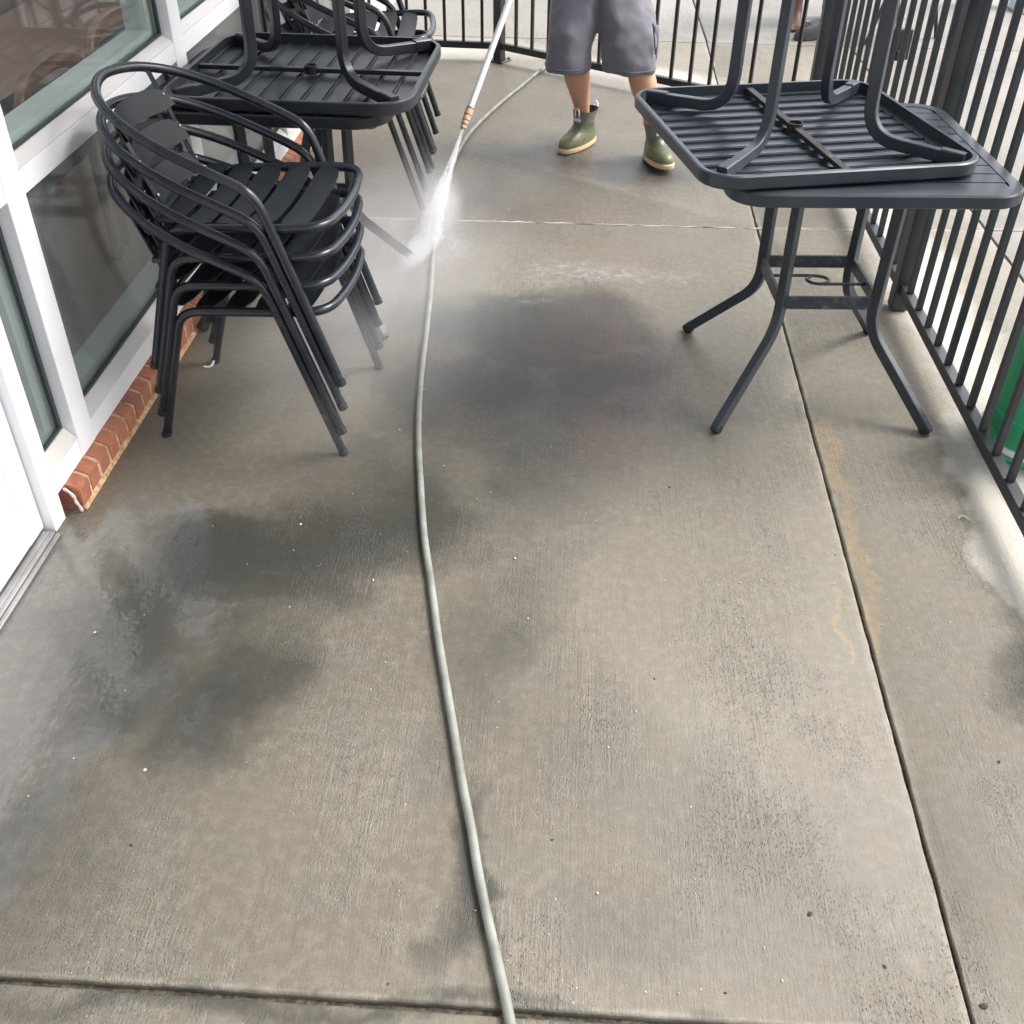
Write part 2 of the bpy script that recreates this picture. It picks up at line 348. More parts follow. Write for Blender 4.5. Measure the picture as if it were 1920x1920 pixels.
        rough = t.mix(pf, rough, .09); spc = t.math('ADD', t.math('MULTIPLY', pf, .45), .5); t.l(spc, t.b.inputs['Specular IOR Level'])
    t.l(c, t.b.inputs['Base Color']); t.l(rough, t.b.inputs['Roughness'])
    h = t.math('ADD', t.math('MULTIPLY', t.math('ADD', st2, st), band), t.math('MULTIPLY', t.noise(P, 300, 4, .7), .5))
    h = t.math('SUBTRACT', h, t.math('MULTIPLY', pit, t.math('ADD', t.math('MULTIPLY', worn, 1.2), .15)))
    b = t.bump(h, .6, .0028)
    if wet:
        bn = t.nodes_bump = None
        # water smooths the relief; only slow ripples stay
        rip = t.bump(t.math('ADD', t.noise(P, 24, 3, .5, sc=(1, .55, 1)), t.math('MULTIPLY', t.noise(P, 90, 2, .5), .3)), .5, .005)
        mx = t.n('ShaderNodeMix', data_type='VECTOR'); t.l(pf, mx.inputs[0]); t.l(b, mx.inputs[4]); t.l(rip, mx.inputs[5]); b = mx.outputs[1]
    t.l(b, t.b.inputs['Normal'])
    return m
def _fix():  # plain attribute on the helper, keeps the builder above tidy
    NT.nodes_bump = None
_fix()
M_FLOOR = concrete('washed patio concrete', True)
M_WALK = concrete('dry pavement concrete', False)
M_JOINT = mat('dark joint grit', (.10, .085, .06), .95); t = NT(M_JOINT)
t.l(t.ramp(t.noise(t.pos(), 120, 4), [(.40, (.03, .027, .022)), (.72, (.15, .125, .085))]), t.b.inputs['Base Color'])
M_ASPHALT = mat('asphalt', (.07, .07, .072), .9); t = NT(M_ASPHALT)
t.l(t.ramp(t.noise(t.pos(), 160, 4), [(.3, (.045, .045, .047)), (.7, (.11, .11, .11))]), t.b.inputs['Base Color'])

# ------------------------------------------------------------------ ground
bm = bmesh.new(); box(bm, -60, 90, -40, 110, -.5, -.112)
tag(obj('ground', bm, M_ASPHALT, smooth=False), kind='structure')
floor = empty('patio_floor', kind='structure')
bm = bmesh.new(); box(bm, -1.26, 1.62, -2.0, 6.62, -.11, -.012); obj('joint_bed', bm, M_JOINT, floor, smooth=False)
M_PALEJ = mat('pale joint filler', (.40, .38, .32), .9); t = NT(M_PALEJ)
t.l(t.ramp(t.noise(t.pos(), 7, 5), [(.38, (.13, .115, .09)), (.56, (.42, .39, .33))]), t.b.inputs['Base Color'])
bm = bmesh.new(); jn = 220
sweep(bm, [(-1.2 + 2.8 * k / jn, 3.843 + .0135 * k * 2.8 / jn + (max(0, k / jn - .68) * .12) + random.uniform(-.0012, .0012), -.0045 + random.uniform(-.0008, .0012)) for k in range(jn + 1)], sq(.010, .009, .001), up=(0, 0, 1), radii=[random.uniform(.7, 1.15) for _ in range(jn + 1)]); obj('joint_filler', bm, M_PALEJ, floor)
def jx(y): return .664 + .0156 * y          # long joint
def slab(x0f, x1f, y0f, y1f, m, nm='slab', par=floor, seed=0):
    """cast slab with slightly uneven, eased edges"""
    rnd = random.Random(seed); top = []
    def edge(a, b, nrm, n):
        for k in range(n):
            t_ = k / n; p = a.lerp(b, t_); top.append(p + nrm * rnd.uniform(-.0011, .0011))
    y0a, y0b = y0f(0), y0f(1); y1a, y1b = y1f(0), y1f(1)
    A = Vector((x0f(y0a), y0a, 0)); B = Vector((x1f(y0b), y0b, 0)); C = Vector((x1f(y1b), y1b, 0)); D = Vector((x0f(y1a), y1a, 0))
    for a, b in ((A, B), (B, C), (C, D), (D, A)):
        d = (b - a); edge(a, b, Vector((-d.y, d.x, 0)).normalized(), max(2, int(d.length / .03)))
    cen = sum(top, Vector()) / len(top)
    def ins(p, k, z):
        q = p - (p - cen).normalized() * k; return (q.x, q.y, z)
    bm = bmesh.new()
    loft(bm, [[ins(p, 0, -.10) for p in top], [ins(p, 0, -.004) for p in top], [ins(p, .0022, -.001) for p in top], [ins(p, .007, 0) for p in top]])
    return obj(nm, bm, m, par, ang=60)
g = .0035
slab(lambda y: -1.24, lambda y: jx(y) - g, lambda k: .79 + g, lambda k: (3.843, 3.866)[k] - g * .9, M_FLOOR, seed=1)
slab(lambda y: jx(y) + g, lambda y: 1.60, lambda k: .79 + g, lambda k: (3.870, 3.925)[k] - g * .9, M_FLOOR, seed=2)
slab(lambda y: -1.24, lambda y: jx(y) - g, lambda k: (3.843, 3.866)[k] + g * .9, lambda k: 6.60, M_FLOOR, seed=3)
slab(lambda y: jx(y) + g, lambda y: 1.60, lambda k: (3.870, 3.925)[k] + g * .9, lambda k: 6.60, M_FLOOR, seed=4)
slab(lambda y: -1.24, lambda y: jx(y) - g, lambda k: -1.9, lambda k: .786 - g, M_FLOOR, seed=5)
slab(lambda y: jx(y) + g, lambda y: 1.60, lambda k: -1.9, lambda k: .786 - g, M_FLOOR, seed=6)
walk = empty('pavement', kind='structure')
bm = bmesh.new(); box(bm, -1.3, 5.6, 6.605, 14.0, -.11, -.012); box(bm, 1.625, 5.6, -2.0, 6.6, -.11, -.012); obj('joint_bed', bm, M_JOINT, walk, smooth=False)
for i, (xa, xb, ya, yb) in enumerate([(-1.3, .765, 6.61, 9.6), (.775, 3.1, 6.61, 9.6), (3.11, 5.6, 6.61, 9.6), (-1.3, .765, 9.61, 14), (.775, 3.1, 9.61, 14), (3.11, 5.6, 9.61, 14),
                                     (1.61, 3.1, 3.93, 6.6), (3.11, 5.6, 3.93, 6.6), (1.61, 3.1, 1.0, 3.922), (3.11, 5.6, 1.0, 3.922), (1.61, 3.1, -2, .99), (3.11, 5.6, -2, .99)]):
    slab(lambda y: xa, lambda y: xb, lambda k: ya, lambda k: yb, M_WALK, par=walk, seed=20 + i)

# canopy over the patio, out of view, put in to shade floor and reflections
M_CAN = mat('canopy soffit', (.52, .52, .52), .8)
bm = bmesh.new(); box(bm, -1.2, 1.30, -3.5, 6.3, 3.15, 3.3, .01)
can = tag(obj('unseen_canopy', bm, M_CAN, smooth=False), kind='structure')

# ------------------------------------------------------------------ storefront
sf = empty('storefront', (-1.2, 3, 0), label='white framed glass shop front above the red brick sill on the left', cat='storefront')
def sfo(nm, bm, m, par=sf, **k):
    o = obj(nm, bm, m, None, **k); o.parent = par
    # geometry is written in world space: move it into the parent's space
    w = Vector((0, 0, 0)); p = par
    while p: w += p.location; p = p.parent
    o.data.transform(Matrix.Translation(-w)); return o
XF = -1.2
def frame(nm, y0, y1, z0, z1, x0=-1.30, x1=XF, bev=.0015):
    bm = bmesh.new(); box(bm, x0, x1, y0, y1, z0, z1, bev); return sfo(nm, bm, M_WHITE, ang=20)
YE = 6.02
mull = [(2.095, 2.178), (3.243, 3.335), (4.38, 4.47), (5.90, YE)]
for a, b in mull: frame('mullion', a, b, .072, 3.15)
frame('door_jamb', 1.880, 1.936, .0, 3.15)
spans = [(1.938, 2.093), (2.180, 3.241), (3.337, 4.378), (4.472, 5.898)]
for i, (a, b) in enumerate(spans):
    frame('bottom_rail', a, b, .072, .130, x1=XF - .001)
    if i != 0: frame('middle_rail', a, b, .722, .776, x1=XF - .001)
    else: frame('middle_rail', a, b, .735, .80, x1=XF - .001)
    frame('head_rail', a, b, 2.60, 3.15, x1=XF - .001)
    for z, dz in ((.130, .030), (.776 if i else .80, .022)):   # sloped glazing bead on top of the rail
        bm = bmesh.new()
        loft(bm, [[(XF - .001, y, z), (XF - .001, y, z + .003), (XF - .028, y, z + dz), (XF - .06, y, z + dz), (XF - .06, y, z)] for y in (a + .001, b - .001)])
        sfo('glazing_bead', bm, M_WEDGE, smooth=False)
    for (z0, z1) in ((.152, .722 if i else .735), (.79 if i else .815, 2.60)):
        bm = bmesh.new(); box(bm, -1.247, -1.241, a + .001, b - .001, z0, z1); sfo('pane', bm, M_GLASS if z0 > .5 else M_GLASS_LOW, smooth=False)
        bm = bmesh.new()   # gasket round the pane
        for q in ((a + .001, b - .001, z0, z0 + .016), (a + .001, b - .001, z1 - .016, z1 - .001), (a + .001, a + .014, z0 + .017, z1 - .017), (b - .014, b - .001, z0 + .017, z1 - .017)):
            box(bm, -1.2395, -1.231, *q)
        sfo('gasket', bm, M_GASKET, smooth=False)
        bm = bmesh.new()   # pale inner reveal seen through the glass
        box(bm, -1.32, -1.252, a, b, z0 - .02, z0 + .030); box(bm, -1.32, -1.252, a, a + .025, z0 + .031, z1); box(bm, -1.32, -1.252, b - .045, b, z0 + .031, z1)
        sfo('inner_reveal', bm, M_GREENIN, smooth=False)
# door, left of the jamb
XD = -1.225
door = link('door', None, sf); door.location = (-.02, -1.2, 0)
def dro(nm, bm, m, **k): return sfo(nm, bm, m, door, **k)
bm = bmesh.new(); box(bm, XD - .045, XD, 1.80, 1.876, .018, 2.2, .0015); dro('stile', bm, M_WHITE)
bm = bmesh.new(); box(bm, XD - .045, XD, .90, .98, .018, 2.2, .0015); dro('stile', bm, M_WHITE)
bm = bmesh.new(); box(bm, XD - .045, XD - .001, .982, 1.798, .018, .285, .0015); dro('bottom_rail', bm, M_WHITE)
bm = bmesh.new(); box(bm, XD - .045, XD - .001, .982, 1.798, 2.05, 2.2, .0015); dro('top_rail', bm, M_WHITE)
bm = bmesh.new(); box(bm, XD - .026, XD - .020, .982, 1.766, .30, 2.05); dro('pane', bm, M_GLASS, smooth=False)
bm = bmesh.new(); box(bm, XD - .045, XD + .004, 1.768, 1.797, .287, 2.049, .002); box(bm, XD - .045, XD + .004, .984, 1.766, .287, .302, .002); dro('glazing_bead', bm, M_WHITE)
bm = bmesh.new(); sweep(bm, fillet([(XD, 1.84, .95), (XD + .06, 1.84, .95), (XD + .06, 1.84, 1.30), (XD, 1.84, 1.30)], .03), circ(.011, 10)); dro('handle', bm, M_ALU)
bm = bmesh.new()   # ribbed metal threshold
for k in range(5): box(bm, -1.245 + k * .0125, -1.2335 + k * .0125, .6, 1.868, .0005, .013 - abs(k - 2) * .0006 - (.004 if k in (0, 4) else 0), .001)
sfo('threshold', bm, M_ALU)
frame('left_jamb', .80, .88, 0, 3.15); 
bm = bmesh.new(); box(bm, -1.34, -1.22, -2.5, .795, .0, 3.15); sfo('wall_panel', bm, M_WHITE, smooth=False)
bm = bmesh.new(); box(bm, -1.30, -1.21, .9, 1.87, 2.22, 3.15); sfo('transom', bm, M_WHITE, smooth=False)
bm = bmesh.new(); box(bm, -1.42, -1.212, YE + .005, 7.6, .0, 3.15); 
M_WALLP = mat('grey render', (.42, .41, .39), .85); sfo('end_wall', bm, M_WALLP, smooth=False)

# brick sill: a sloped-top row of bricks on edge
sill = empty('brick_sill', (-1.17, 1.972, 0), label='row of red bricks with tan mortar at the foot of the white window frame', cat='brick sill')
bp = .0655
bm = bmesh.new()
prof = [(0, 0), (0, .060), (-.026, .0715), (-.09, .0715), (-.09, 0)]
loft(bm, [[(x + .003, y, z) for x, z in prof] for y in (0, bp - .011)])
bmesh.ops.bevel(bm, geom=[e for e in bm.edges if e.calc_length() < .07], offset=.0022, segments=2, affect='EDGES')
bme = mesh('brick', bm, M_BRICK, ang=40)
for k in range(int((5.98 - 1.972) / bp)):
    b = link('brick', bme, sill, (random.uniform(-.0015, .0012), k * bp + random.uniform(-.001, .001), random.uniform(-.001, .001)), (0, random.uniform(-.02, .02), random.uniform(-.015, .015)))
bm = bmesh.new(); L = 5.98 - 1.972; ns = 240
loft(bm, [[(x + random.uniform(-.001, .0012), L * k / ns, z + (random.uniform(-.001, .0012) if z > .01 else 0)) for x, z in [(.012, -.004), (.006, .006), (.0005, .012), (.0005, .057), (-.026, .069), (-.085, .069), (-.085, -.004)]] for k in range(ns + 1)])
obj('mortar', bm, M_MORTAR, sill, ang=60)
bm = bmesh.new(); sweep(bm, spline([(-.030, -.010, .070), (-.018, -.011, .062), (-.008, -.011, .046), (-.006, -.013, .034), (-.001, -.012, .020), (.002, -.011, .004)], 4), circ(.0038, 8), radii=[1 + .18 * math.sin(k * 1.1) for k in range(21)]); obj('sealant_bead', bm, M_CAULK, sill)

# ------------------------------------------------------------------ interior seen through the glass
M_INF = mat('interior floor', (.30, .20, .16), .4); M_INW = mat('interior wall', (.34, .27, .25), .8)
bm = bmesh.new(); box(bm, -6.5, -1.42, .5, 9.5, -.11, .0); tag(obj('interior_floor', bm, M_INF, smooth=False), kind='structure')
bm = bmesh.new(); box(bm, -6.5, -1.42, .4, .5, 0, 3.15)
box(bm, -6.5, -1.42, 7.61, 7.7, 0, 3.15); tag(obj('interior_wall', bm, M_INW, smooth=False), kind='structure')  # far side left open so sky light reaches the room
bm = bmesh.new(); box(bm, -6.6, -3.6, .4, 9.6, 3.16, 3.3); box(bm, -1.75, -1.31, .4, 9.6, 3.16, 3.3); tag(obj('interior_ceiling', bm, M_INW, smooth=False), kind='structure')  # ceiling split by an added open strip that lets sky light in
M_WOOD = mat('reddish wood', (.27, .12, .085), .35); t = NT(M_WOOD); t.l(t.ramp(t.noise(t.pos(), 30, 4, sc=(1, .2, 1)), [(.35, (.20, .085, .06)), (.7, (.33, .16, .11))]), t.b.inputs['Base Color'])
M_PAD = mat('dark vinyl pad', (.035, .045, .055), .4)
def wood_chair(loc, rz, label):
    c = empty('wooden_chair', loc, rz, label, 'chair', 'wooden chairs inside the shop window')
    top = spline([(0, -.23, .53), (.02, -.20, .66), (.0, -.10, .695), (0, .02, .71), (0, .14, .70), (.02, .22, .66), (0, .24, .53)], 5)
    bm = bmesh.new(); sweep(bm, top, sq(.05, .03, .006), up=(1, 0, 0)); obj('back_frame', bm, M_WOOD, c)
    bm = bmesh.new(); box(bm, -.012, .012, -.19, .20, .40, .655, .005); obj('back_pad', bm, M_PAD, c)
    bm = bmesh.new(); box(bm, -.46, .0, -.22, .23, .38, .43, .012); obj('seat', bm, M_PAD, c)
    for x in (-.43, 0):
        for y in (-.22, .23):
            bm = bmesh.new(); sweep(bm, [(x, y, 0), (x, y * .98, .53 if x == 0 else .40)], sq(.035, .035, .004)); obj('leg', bm, M_WOOD, c)
    return c
wood_chair((-1.60, 3.18, 0), 0.0, 'reddish wooden chair behind the glass, middle of the three curved backs')
wood_chair((-1.62, 3.76, 0), 0.0, 'brown wooden chair behind the glass, farthest of the three curved backs')
wood_chair((-1.60, 2.63, 0), 0.0, 'wooden chair behind the glass nearest the left edge, only its top rail showing')
tb = empty('dining_table', (-2.6, 3.6, 0), 0, 'dark dining table inside the shop behind the wooden chairs', 'table')
bm = bmesh.new(); box(bm, -.5, .5, -.9, .9, .66, .70, .01); obj('tabletop', bm, mat('dark laminate', (.10, .06, .045), .3), tb)
for y in (-.5, .5):
    bm = bmesh.new(); lathe(bm, [(.22, 0), (.22, .02), (.04, .04), (.04, .64), (.15, .66)], 20, Matrix.Translation((0, y, 0))); obj('pedestal', bm, M_PAD, tb)
pn = empty('wall_panel', (-6.47, 6.6, .2), 0, 'pale green and beige board standing in for a bright window deep inside the shop', 'window stand-in')  # added board whose pale colour stands in for a far window's light
bm = bmesh.new(); box(bm, 0, .03, -.9, .9, 0, 1.9, .01); obj('board', bm, mat('window light panel', (.55, .60, .50), .5), pn)

# ------------------------------------------------------------------ railings
def railing(name, label, p0, p1, mat_, spacing, posts, pw=.052, top=1.10, first=None, bar=.018, zb=.080, base=True):
    p0 = Vector((*p0, 0)); p1 = Vector((*p1, 0)); d = (p1 - p0); L = d.length; a = math.atan2(d.y, d.x)
    r = empty(name, p0, a, label, 'railing', 'dark metal railings round the patio')
    for z0, h in ((zb, .034), (top - .034, .034)):
        bm = bmesh.new(); box(bm, .0, L, -.016, .016, z0 - .017, z0 + .017, .002); obj('rail', bm, mat_, r)
    bm = bmesh.new(); box(bm, -bar / 2, bar / 2, -bar / 2, bar / 2, zb + .018, top - .052, .0015); pm = mesh('picket', bm, mat_, ang=30)
    x = first if first is not None else spacing * .5
    while x < L - .03:
        if all(abs(x - q) > pw * .8 for q in posts): link('picket', pm, r, (x, 0, 0))
        x += spacing
    bm = bmesh.new(); box(bm, -pw / 2, pw / 2, -pw / 2, pw / 2, .004, top + .03, .003); psm = mesh('post', bm, mat_, ang=30)
    bm = bmesh.new(); box(bm, -.05, .05, -.05, .05, .001, .008, .002)
    for sx in (-1, 1):
        for sy in (-1, 1): lathe(bm, [(.007, .008), (.007, .016), (.003, .018)], 6, Matrix.Translation((sx * .038, sy * .038, 0)))
    bsm = mesh('base_plate', bm, [mat_], ang=30)
    bm = bmesh.new(); box(bm, -pw / 2 - .004, pw / 2 + .004, -pw / 2 - .004, pw / 2 + .004, top + .031, top + .04, .003); cpm = mesh('post_cap', bm, mat_)
    for q in posts:
        po = link('post', psm, r, (q, 0, 0))
        if base: link('base_plate', bsm, po)
        link('post_cap', cpm, po)
    return r
rr = railing('railing', 'long dark grey railing running along the right side of the patio', (1.110, .35), (1.110, 5.07), M_FENCE, .1135, [2.885, 4.715], first=.076, pw=.056, base=False)
bm = bmesh.new(); box(bm, -.07, .05, -.045, -.012, .60, .635, .002); box(bm, -.05, -.02, -.06, .02, .60, .70, .002); obj('latch', bm, M_FENCE, rr, (3.66, 0, 0))
for z in (.22, .5): pass
railing('railing', 'black railing slanting behind the man to the corner post', (-.425, 6.10), (1.10, 5.085), M_FENCE_SHADE, .1080, [.0], first=.115, bar=.016, pw=.05)
railing('railing', 'short black railing at the far left end, between the wall and the bolted post', (-1.19, 6.13), (-.455, 6.10), M_FENCE_SHADE, .1035, [], first=.05, bar=.016)

# ------------------------------------------------------------------ stacking cafe chair
def hoop_pts():
    s = [(.250, -.228, .012), (.215, -.229, .12), (.125, -.233, .40)]
    return s
def make_chair():
    c = empty('cafe_chair')
    rt = .0116
    for s in (-1, 1):
        bm = bmesh.new(); sweep(bm, [(.250, s * .228, .010), (.140, s * .232, .36)], circ(rt, 12)); lg = obj('leg', bm, M_CHAIR, c)
        bm = bmesh.new(); sweep(bm, [(.2535, s * .2275, 0), (.249, s * .228, .014)], circ(rt + .0015, 12)); obj('foot_cap', bm, M_CAP, lg)
        bm = bmesh.new(); sweep(bm, fillet([(-.245, s * .200, .010), (-.160, s * .204, .30), (-.135, s * .205, .383), (-.03, s * .206, .391)], [.02, .06], 6), circ(rt, 12)); lg = obj('leg', bm, M_CHAIR, c)
        bm = bmesh.new(); sweep(bm, [(-.249, s * .200, 0), (-.244, s * .200, .014)], circ(rt + .0015, 12)); obj('foot_cap', bm, M_CAP, lg)
    half = [(.140, .232, .36), (.118, .234, .43), (.104, .236, .468), (.085, .238, .494), (.055, .239, .513), (.0, .240, .538), (-.09, .236, .577), (-.17, .215, .612), (-.24, .17, .642), (-.290, .10, .663), (-.312, .0, .672)]
    pts = half + [(x, -y, z) for x, y, z in reversed(half[:-1])]
    bm = bmesh.new(); sweep(bm, spline(pts, 4), circ(rt, 12)); obj('arm_hoop', bm, M_CHAIR, c)
    bm = bmesh.new()
    q = [(-.03, -.206, .391), (.17, -.206, .402), (.235, -.175, .403), (.252, -.09, .398), (.256, 0, .396), (.252, .09, .398), (.235, .175, .403), (.17, .206, .402), (-.03, .206, .391)]
    sweep(bm, spline(q, 5), circ(rt, 12)); sweep(bm, [(-.185, -.200, .372), (-.20, -.1, .372), (-.203, 0, .372), (-.20, .1, .372), (-.185, .200, .372)], circ(.007, 8))
    for s in (-1, 1): sweep(bm, [(-.185, s * .200, .372), (-.15, s * .205, .38)], circ(.007, 8))
    obj('seat_frame', bm, M_CHAIR, c)
    # seat slats: cross boards, sagging a little in the middle
    def slat(w, half_w, sag, thick=.003, nseg=8, xf=None, crown=.0):
        bm = bmesh.new(); rings = []
        for k in range(nseg + 1):
            y = -half_w + 2 * half_w * k / nseg; u = (y / half_w) ** 2; z = -sag * (1 - u); e = .0
            if k in (0, nseg): e = .008
            a, b = -w / 2 + e, w / 2 - e
            rings.append([(a, y, z - crown), (0, y, z), (b, y, z - crown), (b, y, z - crown - thick), (0, y, z - thick), (a, y, z - crown - thick)])
        loft(bm, rings); return mesh('seat_slat', bm, M_SLAT, ang=50)
    sm = slat(.062, .197, .014, crown=.0016)
    for k in range(5):
        x = -.150 + k * .0775
        tilt = [.10, .05, .0, -.03, -.06][k]
        link('seat_slat', sm, c, (x, 0, [.3985, .400, .4035, .4075, .4055][k]), (0, -tilt if k < 2 else .05 if k == 4 else 0, 0))
    # back slats bent round the hoop
    def axis(z): # centre x of the back at height z
        return -.205 - (z - .40) / .27 * .098
    for i, (z0, z1, hw) in enumerate(((.398, .460, .134), (.478, .540, .140), (.556, .612, .145))):
        bm = bmesh.new(); rings = []
        for k in range(13):
            y = -hw + 2 * hw * k / 12; u = abs(y) / hw; tz = .012 * max(0, u - .75) * 4; bx = y * y * 2.3
            tz = 0.016 * max(0, u - .78) / .22
            a = Vector((axis(z0) + bx, y, z0 + tz * .6)); b = Vector((axis(z1) + bx, y, z1 - tz)); nrm = Vector((1, -2 * 2.3 * y * .9, 0)).normalized() * .003
            rings.append([a, b, b + nrm, a + nrm])
        loft(bm, rings); obj('back_slat', bm, M_SLAT, c, ang=50)
    for s in (-1, 1):
        bm = bmesh.new(); yb = s * .132; bx = yb * yb * 2.3 - .004
        sweep(bm, [(-.195 + bx, yb, .375), (axis(.42) + bx, yb, .42), (axis(.55) + bx, yb, .55), (axis(.64) + bx - .004, yb, .645), (-.272, yb, .652)], sq(.018, .005, .001), up=(1, 0, 0)); obj('back_bar', bm, M_CHAIR, c)
    bm = bmesh.new(); lathe(bm, [(.004, 0), (.004, .002), (.002, .003)], 8); rm = mesh('rivet', bm, mat('bright rivet', (.35, .35, .37), .35, .9))
    for s in (-1, 1):
        for z in (.437, .515, .592):
            yb = s * .132; link('rivet', rm, c, (axis(z) + yb * yb * 2.3 + .0025, yb, z), (0, R(70), 0))
    return c
chair0 = make_chair()
def place(src_used, x, y, z, rz, label, group):
    o = chair0 if not src_used else copy_tree(chair0)
    o.location = (x, y, z); o.rotation_euler = (0, 0, rz); return tag(o, label, 'chair', group)
pos_w = ['bottom chair', 'second chair from the bottom', 'second chair from the top', 'top chair']
for k in range(4):
    place(k > 0, -.812 + .004 * k, 2.494 + random.uniform(-.003, .003), .0720 * k, R(-2.5 + random.uniform(-.6, .6)),
          'charcoal metal armchair, %s of the near stack beside the brick sill' % pos_w[k], 'charcoal armchairs in the near stack')
for k in range(4):
    place(True, -.838 + .013 * k, 4.165 + .004 * k, .0720 * k, R(2.0 + k * .8),
          'charcoal metal armchair, %s of the far stack behind the left table' % pos_w[k], 'charcoal armchairs in the far stack')

# ------------------------------------------------------------------ patio tables
def make_table(half, rc, slat_rot, nsl, border=.035, mt=M_TABLE, mb=None):
    mb = mb or M_RUST
    t_ = empty('patio_table')
    H = .70
    bm = bmesh.new()      # rim: folded band round the top
    o = rrect(half, half, rc, 7); i1 = rrect(half - border, half - border, max(.02, rc - border), 7); i0 = rrect(half - .004, half - .004, rc - .004, 7)
    i2 = rrect(half - .014, half - .014, rc - .014, 7)
    rings = [[(x, y, H - .034) for x, y in i2], [(x, y, H - .034) for x, y in i0], [(x, y, H - .031) for x, y in o], [(x, y, H - .005) for x, y in o], [(x, y, H - .0005) for x, y in i0], [(x, y, H) for x, y in rrect(half - .010, half - .010, rc - .010, 7)],
             [(x, y, H) for x, y in i1], [(x, y, H - .006) for x, y in i1], [(x, y, H - .008) for x, y in i2], [(x, y, H - .034) for x, y in i2]]
    loft(bm, rings, cap=False); bmesh.ops.remove_doubles(bm, verts=bm.verts, dist=1e-5)
    obj('rim', bm, mt, t_, ang=30)
    inner = half - border + .003; pitch = 2 * inner / nsl; w = pitch - .0055
    bm = bmesh.new()     # slat: shallow channel, flanges down
    L = inner - .0005
    sec = [(-w / 2, -.008), (-w / 2, 0), (w / 2, 0), (w / 2, -.008), (w / 2 - .0025, -.008), (w / 2 - .0025, -.0022), (-w / 2 + .0025, -.0022), (-w / 2 + .0025, -.008)]
    loft(bm, [[(x, a, b) for a, b in sec] for x in (-L, L)]); sm = mesh('slat', bm, mt, ang=25)
    sm2 = {}
    for k in range(nsl):
        yc = -inner + pitch * (k + .5)
        # shorten the outer slats to the rounded corners
        over = max(0, abs(yc) + w * .12 - (inner - (rc - border)))
        r_in = rc - border
        cut = r_in - math.sqrt(max(0, r_in * r_in - over * over)) if over > 0 else 0
        key = round(cut, 4)
        if key not in sm2:
            if cut > .001:
                bm = bmesh.new(); loft(bm, [[(x, a, b) for a, b in sec] for x in (-L + cut, L - cut)]); sm2[key] = mesh('slat', bm, mt, ang=25)
            else: sm2[key] = sm
        p = (0, yc, H - .0015) if not slat_rot else (yc, 0, H - .0015)
        link('slat', sm2[key], t_, p, (0, 0, R(90) if slat_rot else 0))
    bm = bmesh.new(); box(bm, -.010, .010, -(half - .016), half - .016, H - .026, H - .0135, .001)
    link('centre_bar', mesh('centre_bar', bm, mb), t_, None, (0, 0, R(-90) if slat_rot else 0))
    bm = bmesh.new()
    n = 20
    for (r0, r1, z0, z1) in ((.017, .020, H - .034, H - .010),):
        loft(bm, [[(r * math.cos(2 * math.pi * k / n), r * math.sin(2 * math.pi * k / n), z) for k in range(n)] for r, z in ((r0, z0), (r1, z0), (r1, z1), (r0, z1), (r0, z0))], cap=False)
    bmesh.ops.remove_doubles(bm, verts=bm.verts, dist=1e-5); obj('parasol_ring', bm, mb, t_)
    # legs: bent square tube in the diagonal plane
    prof = fillet([(.418, H - .024), (.186, H - .036), (.180, .240), (.413, .012)], [.085, .065], 8)
    for q in range(4):
        a = R(45 + 90 * q); ca, sa = math.cos(a), math.sin(a)
        bm = bmesh.new(); sweep(bm, [(r * ca, r * sa, z) for r, z in prof], sq(.029, .024, .0022), up=None if False else (-sa, ca, 0)); lg = obj('leg', bm, mt, t_, ang=30)
        bm = bmesh.new(); sweep(bm, [(.4165 * ca, .4165 * sa, .004), (.402 * ca, .402 * sa, .0195)], sq(.031, .025, .004), up=(-sa, ca, 0)); obj('foot_cap', bm, M_CAP, lg)
        bm = bmesh.new(); sweep(bm, [(.432 * ca, .432 * sa, H - .025), (.375 * ca, .375 * sa, H - .0275)], sq(.034, .027, .003), up=(-sa, ca, 0)); obj('bracket', bm, mt, lg)
    # stretcher ring and scrolls between the legs
    zr = .316; hs_ = .180 * .7071 + .004
    bm = bmesh.new(); sweep(bm, [(x, y, zr) for x, y in rrect(hs_, hs_, .028, 5)], sq(.012, .036, .002), closed=True, up=(0, 0, 1)); obj('stretcher', bm, M_WORN if mb is M_RUST else mt, t_, ang=30)
    bm = bmesh.new(); pts = [(-hs_ + .004, .012, 0), (-.05, .012, 0)] + [(.035 * math.cos(R(a)) - .012, .030 * math.sin(R(a)) - .01, 0) for a in range(110, -181, -24)]
    sweep(bm, spline([(x, y, zr + .002) for x, y, _ in [(-hs_ + .004, .03, 0), (-.02, .032, 0), (.022, .022, 0), (.03, -.004, 0), (.008, -.02, 0), (-.02, -.014, 0), (-.03, .01, 0), (-.012, .026, 0)]], 5), circ(.0045, 8))
    sweep(bm, [(-.004, -.022, zr + .002), (.05, -.021, zr + .002), (hs_ - .004, -.02, zr + .002)], circ(.0045, 8)); obj('scroll', bm, mt, t_)
    return t_
tR = make_table(.352, .085, False, 11, .034)
tR.location = (.705, 2.745, 0); tR.rotation_euler = (0, 0, R(3.5))
tag(tR, 'slate grey metal table standing upright by the right railing, under an upturned table', 'table', 'slatted metal patio tables')
tR2 = copy_tree(tR); tR2.rotation_euler = (R(180), 0, R(13.6)); tR2.location = (.575, 2.783, 1.4045)
tag(tR2, 'slate grey slatted table lying upside down on the table by the right railing', 'table', 'slatted metal patio tables')
tL = make_table(.352, .11, True, 11, .022, mt=M_TABLE_L, mb=M_TABLE_L)
tL.location = (-.850, 3.19, 0); tL.rotation_euler = (0, 0, R(-1))
tag(tL, 'charcoal table standing upright between the chair stacks, under an upturned table', 'table', 'slatted metal patio tables')
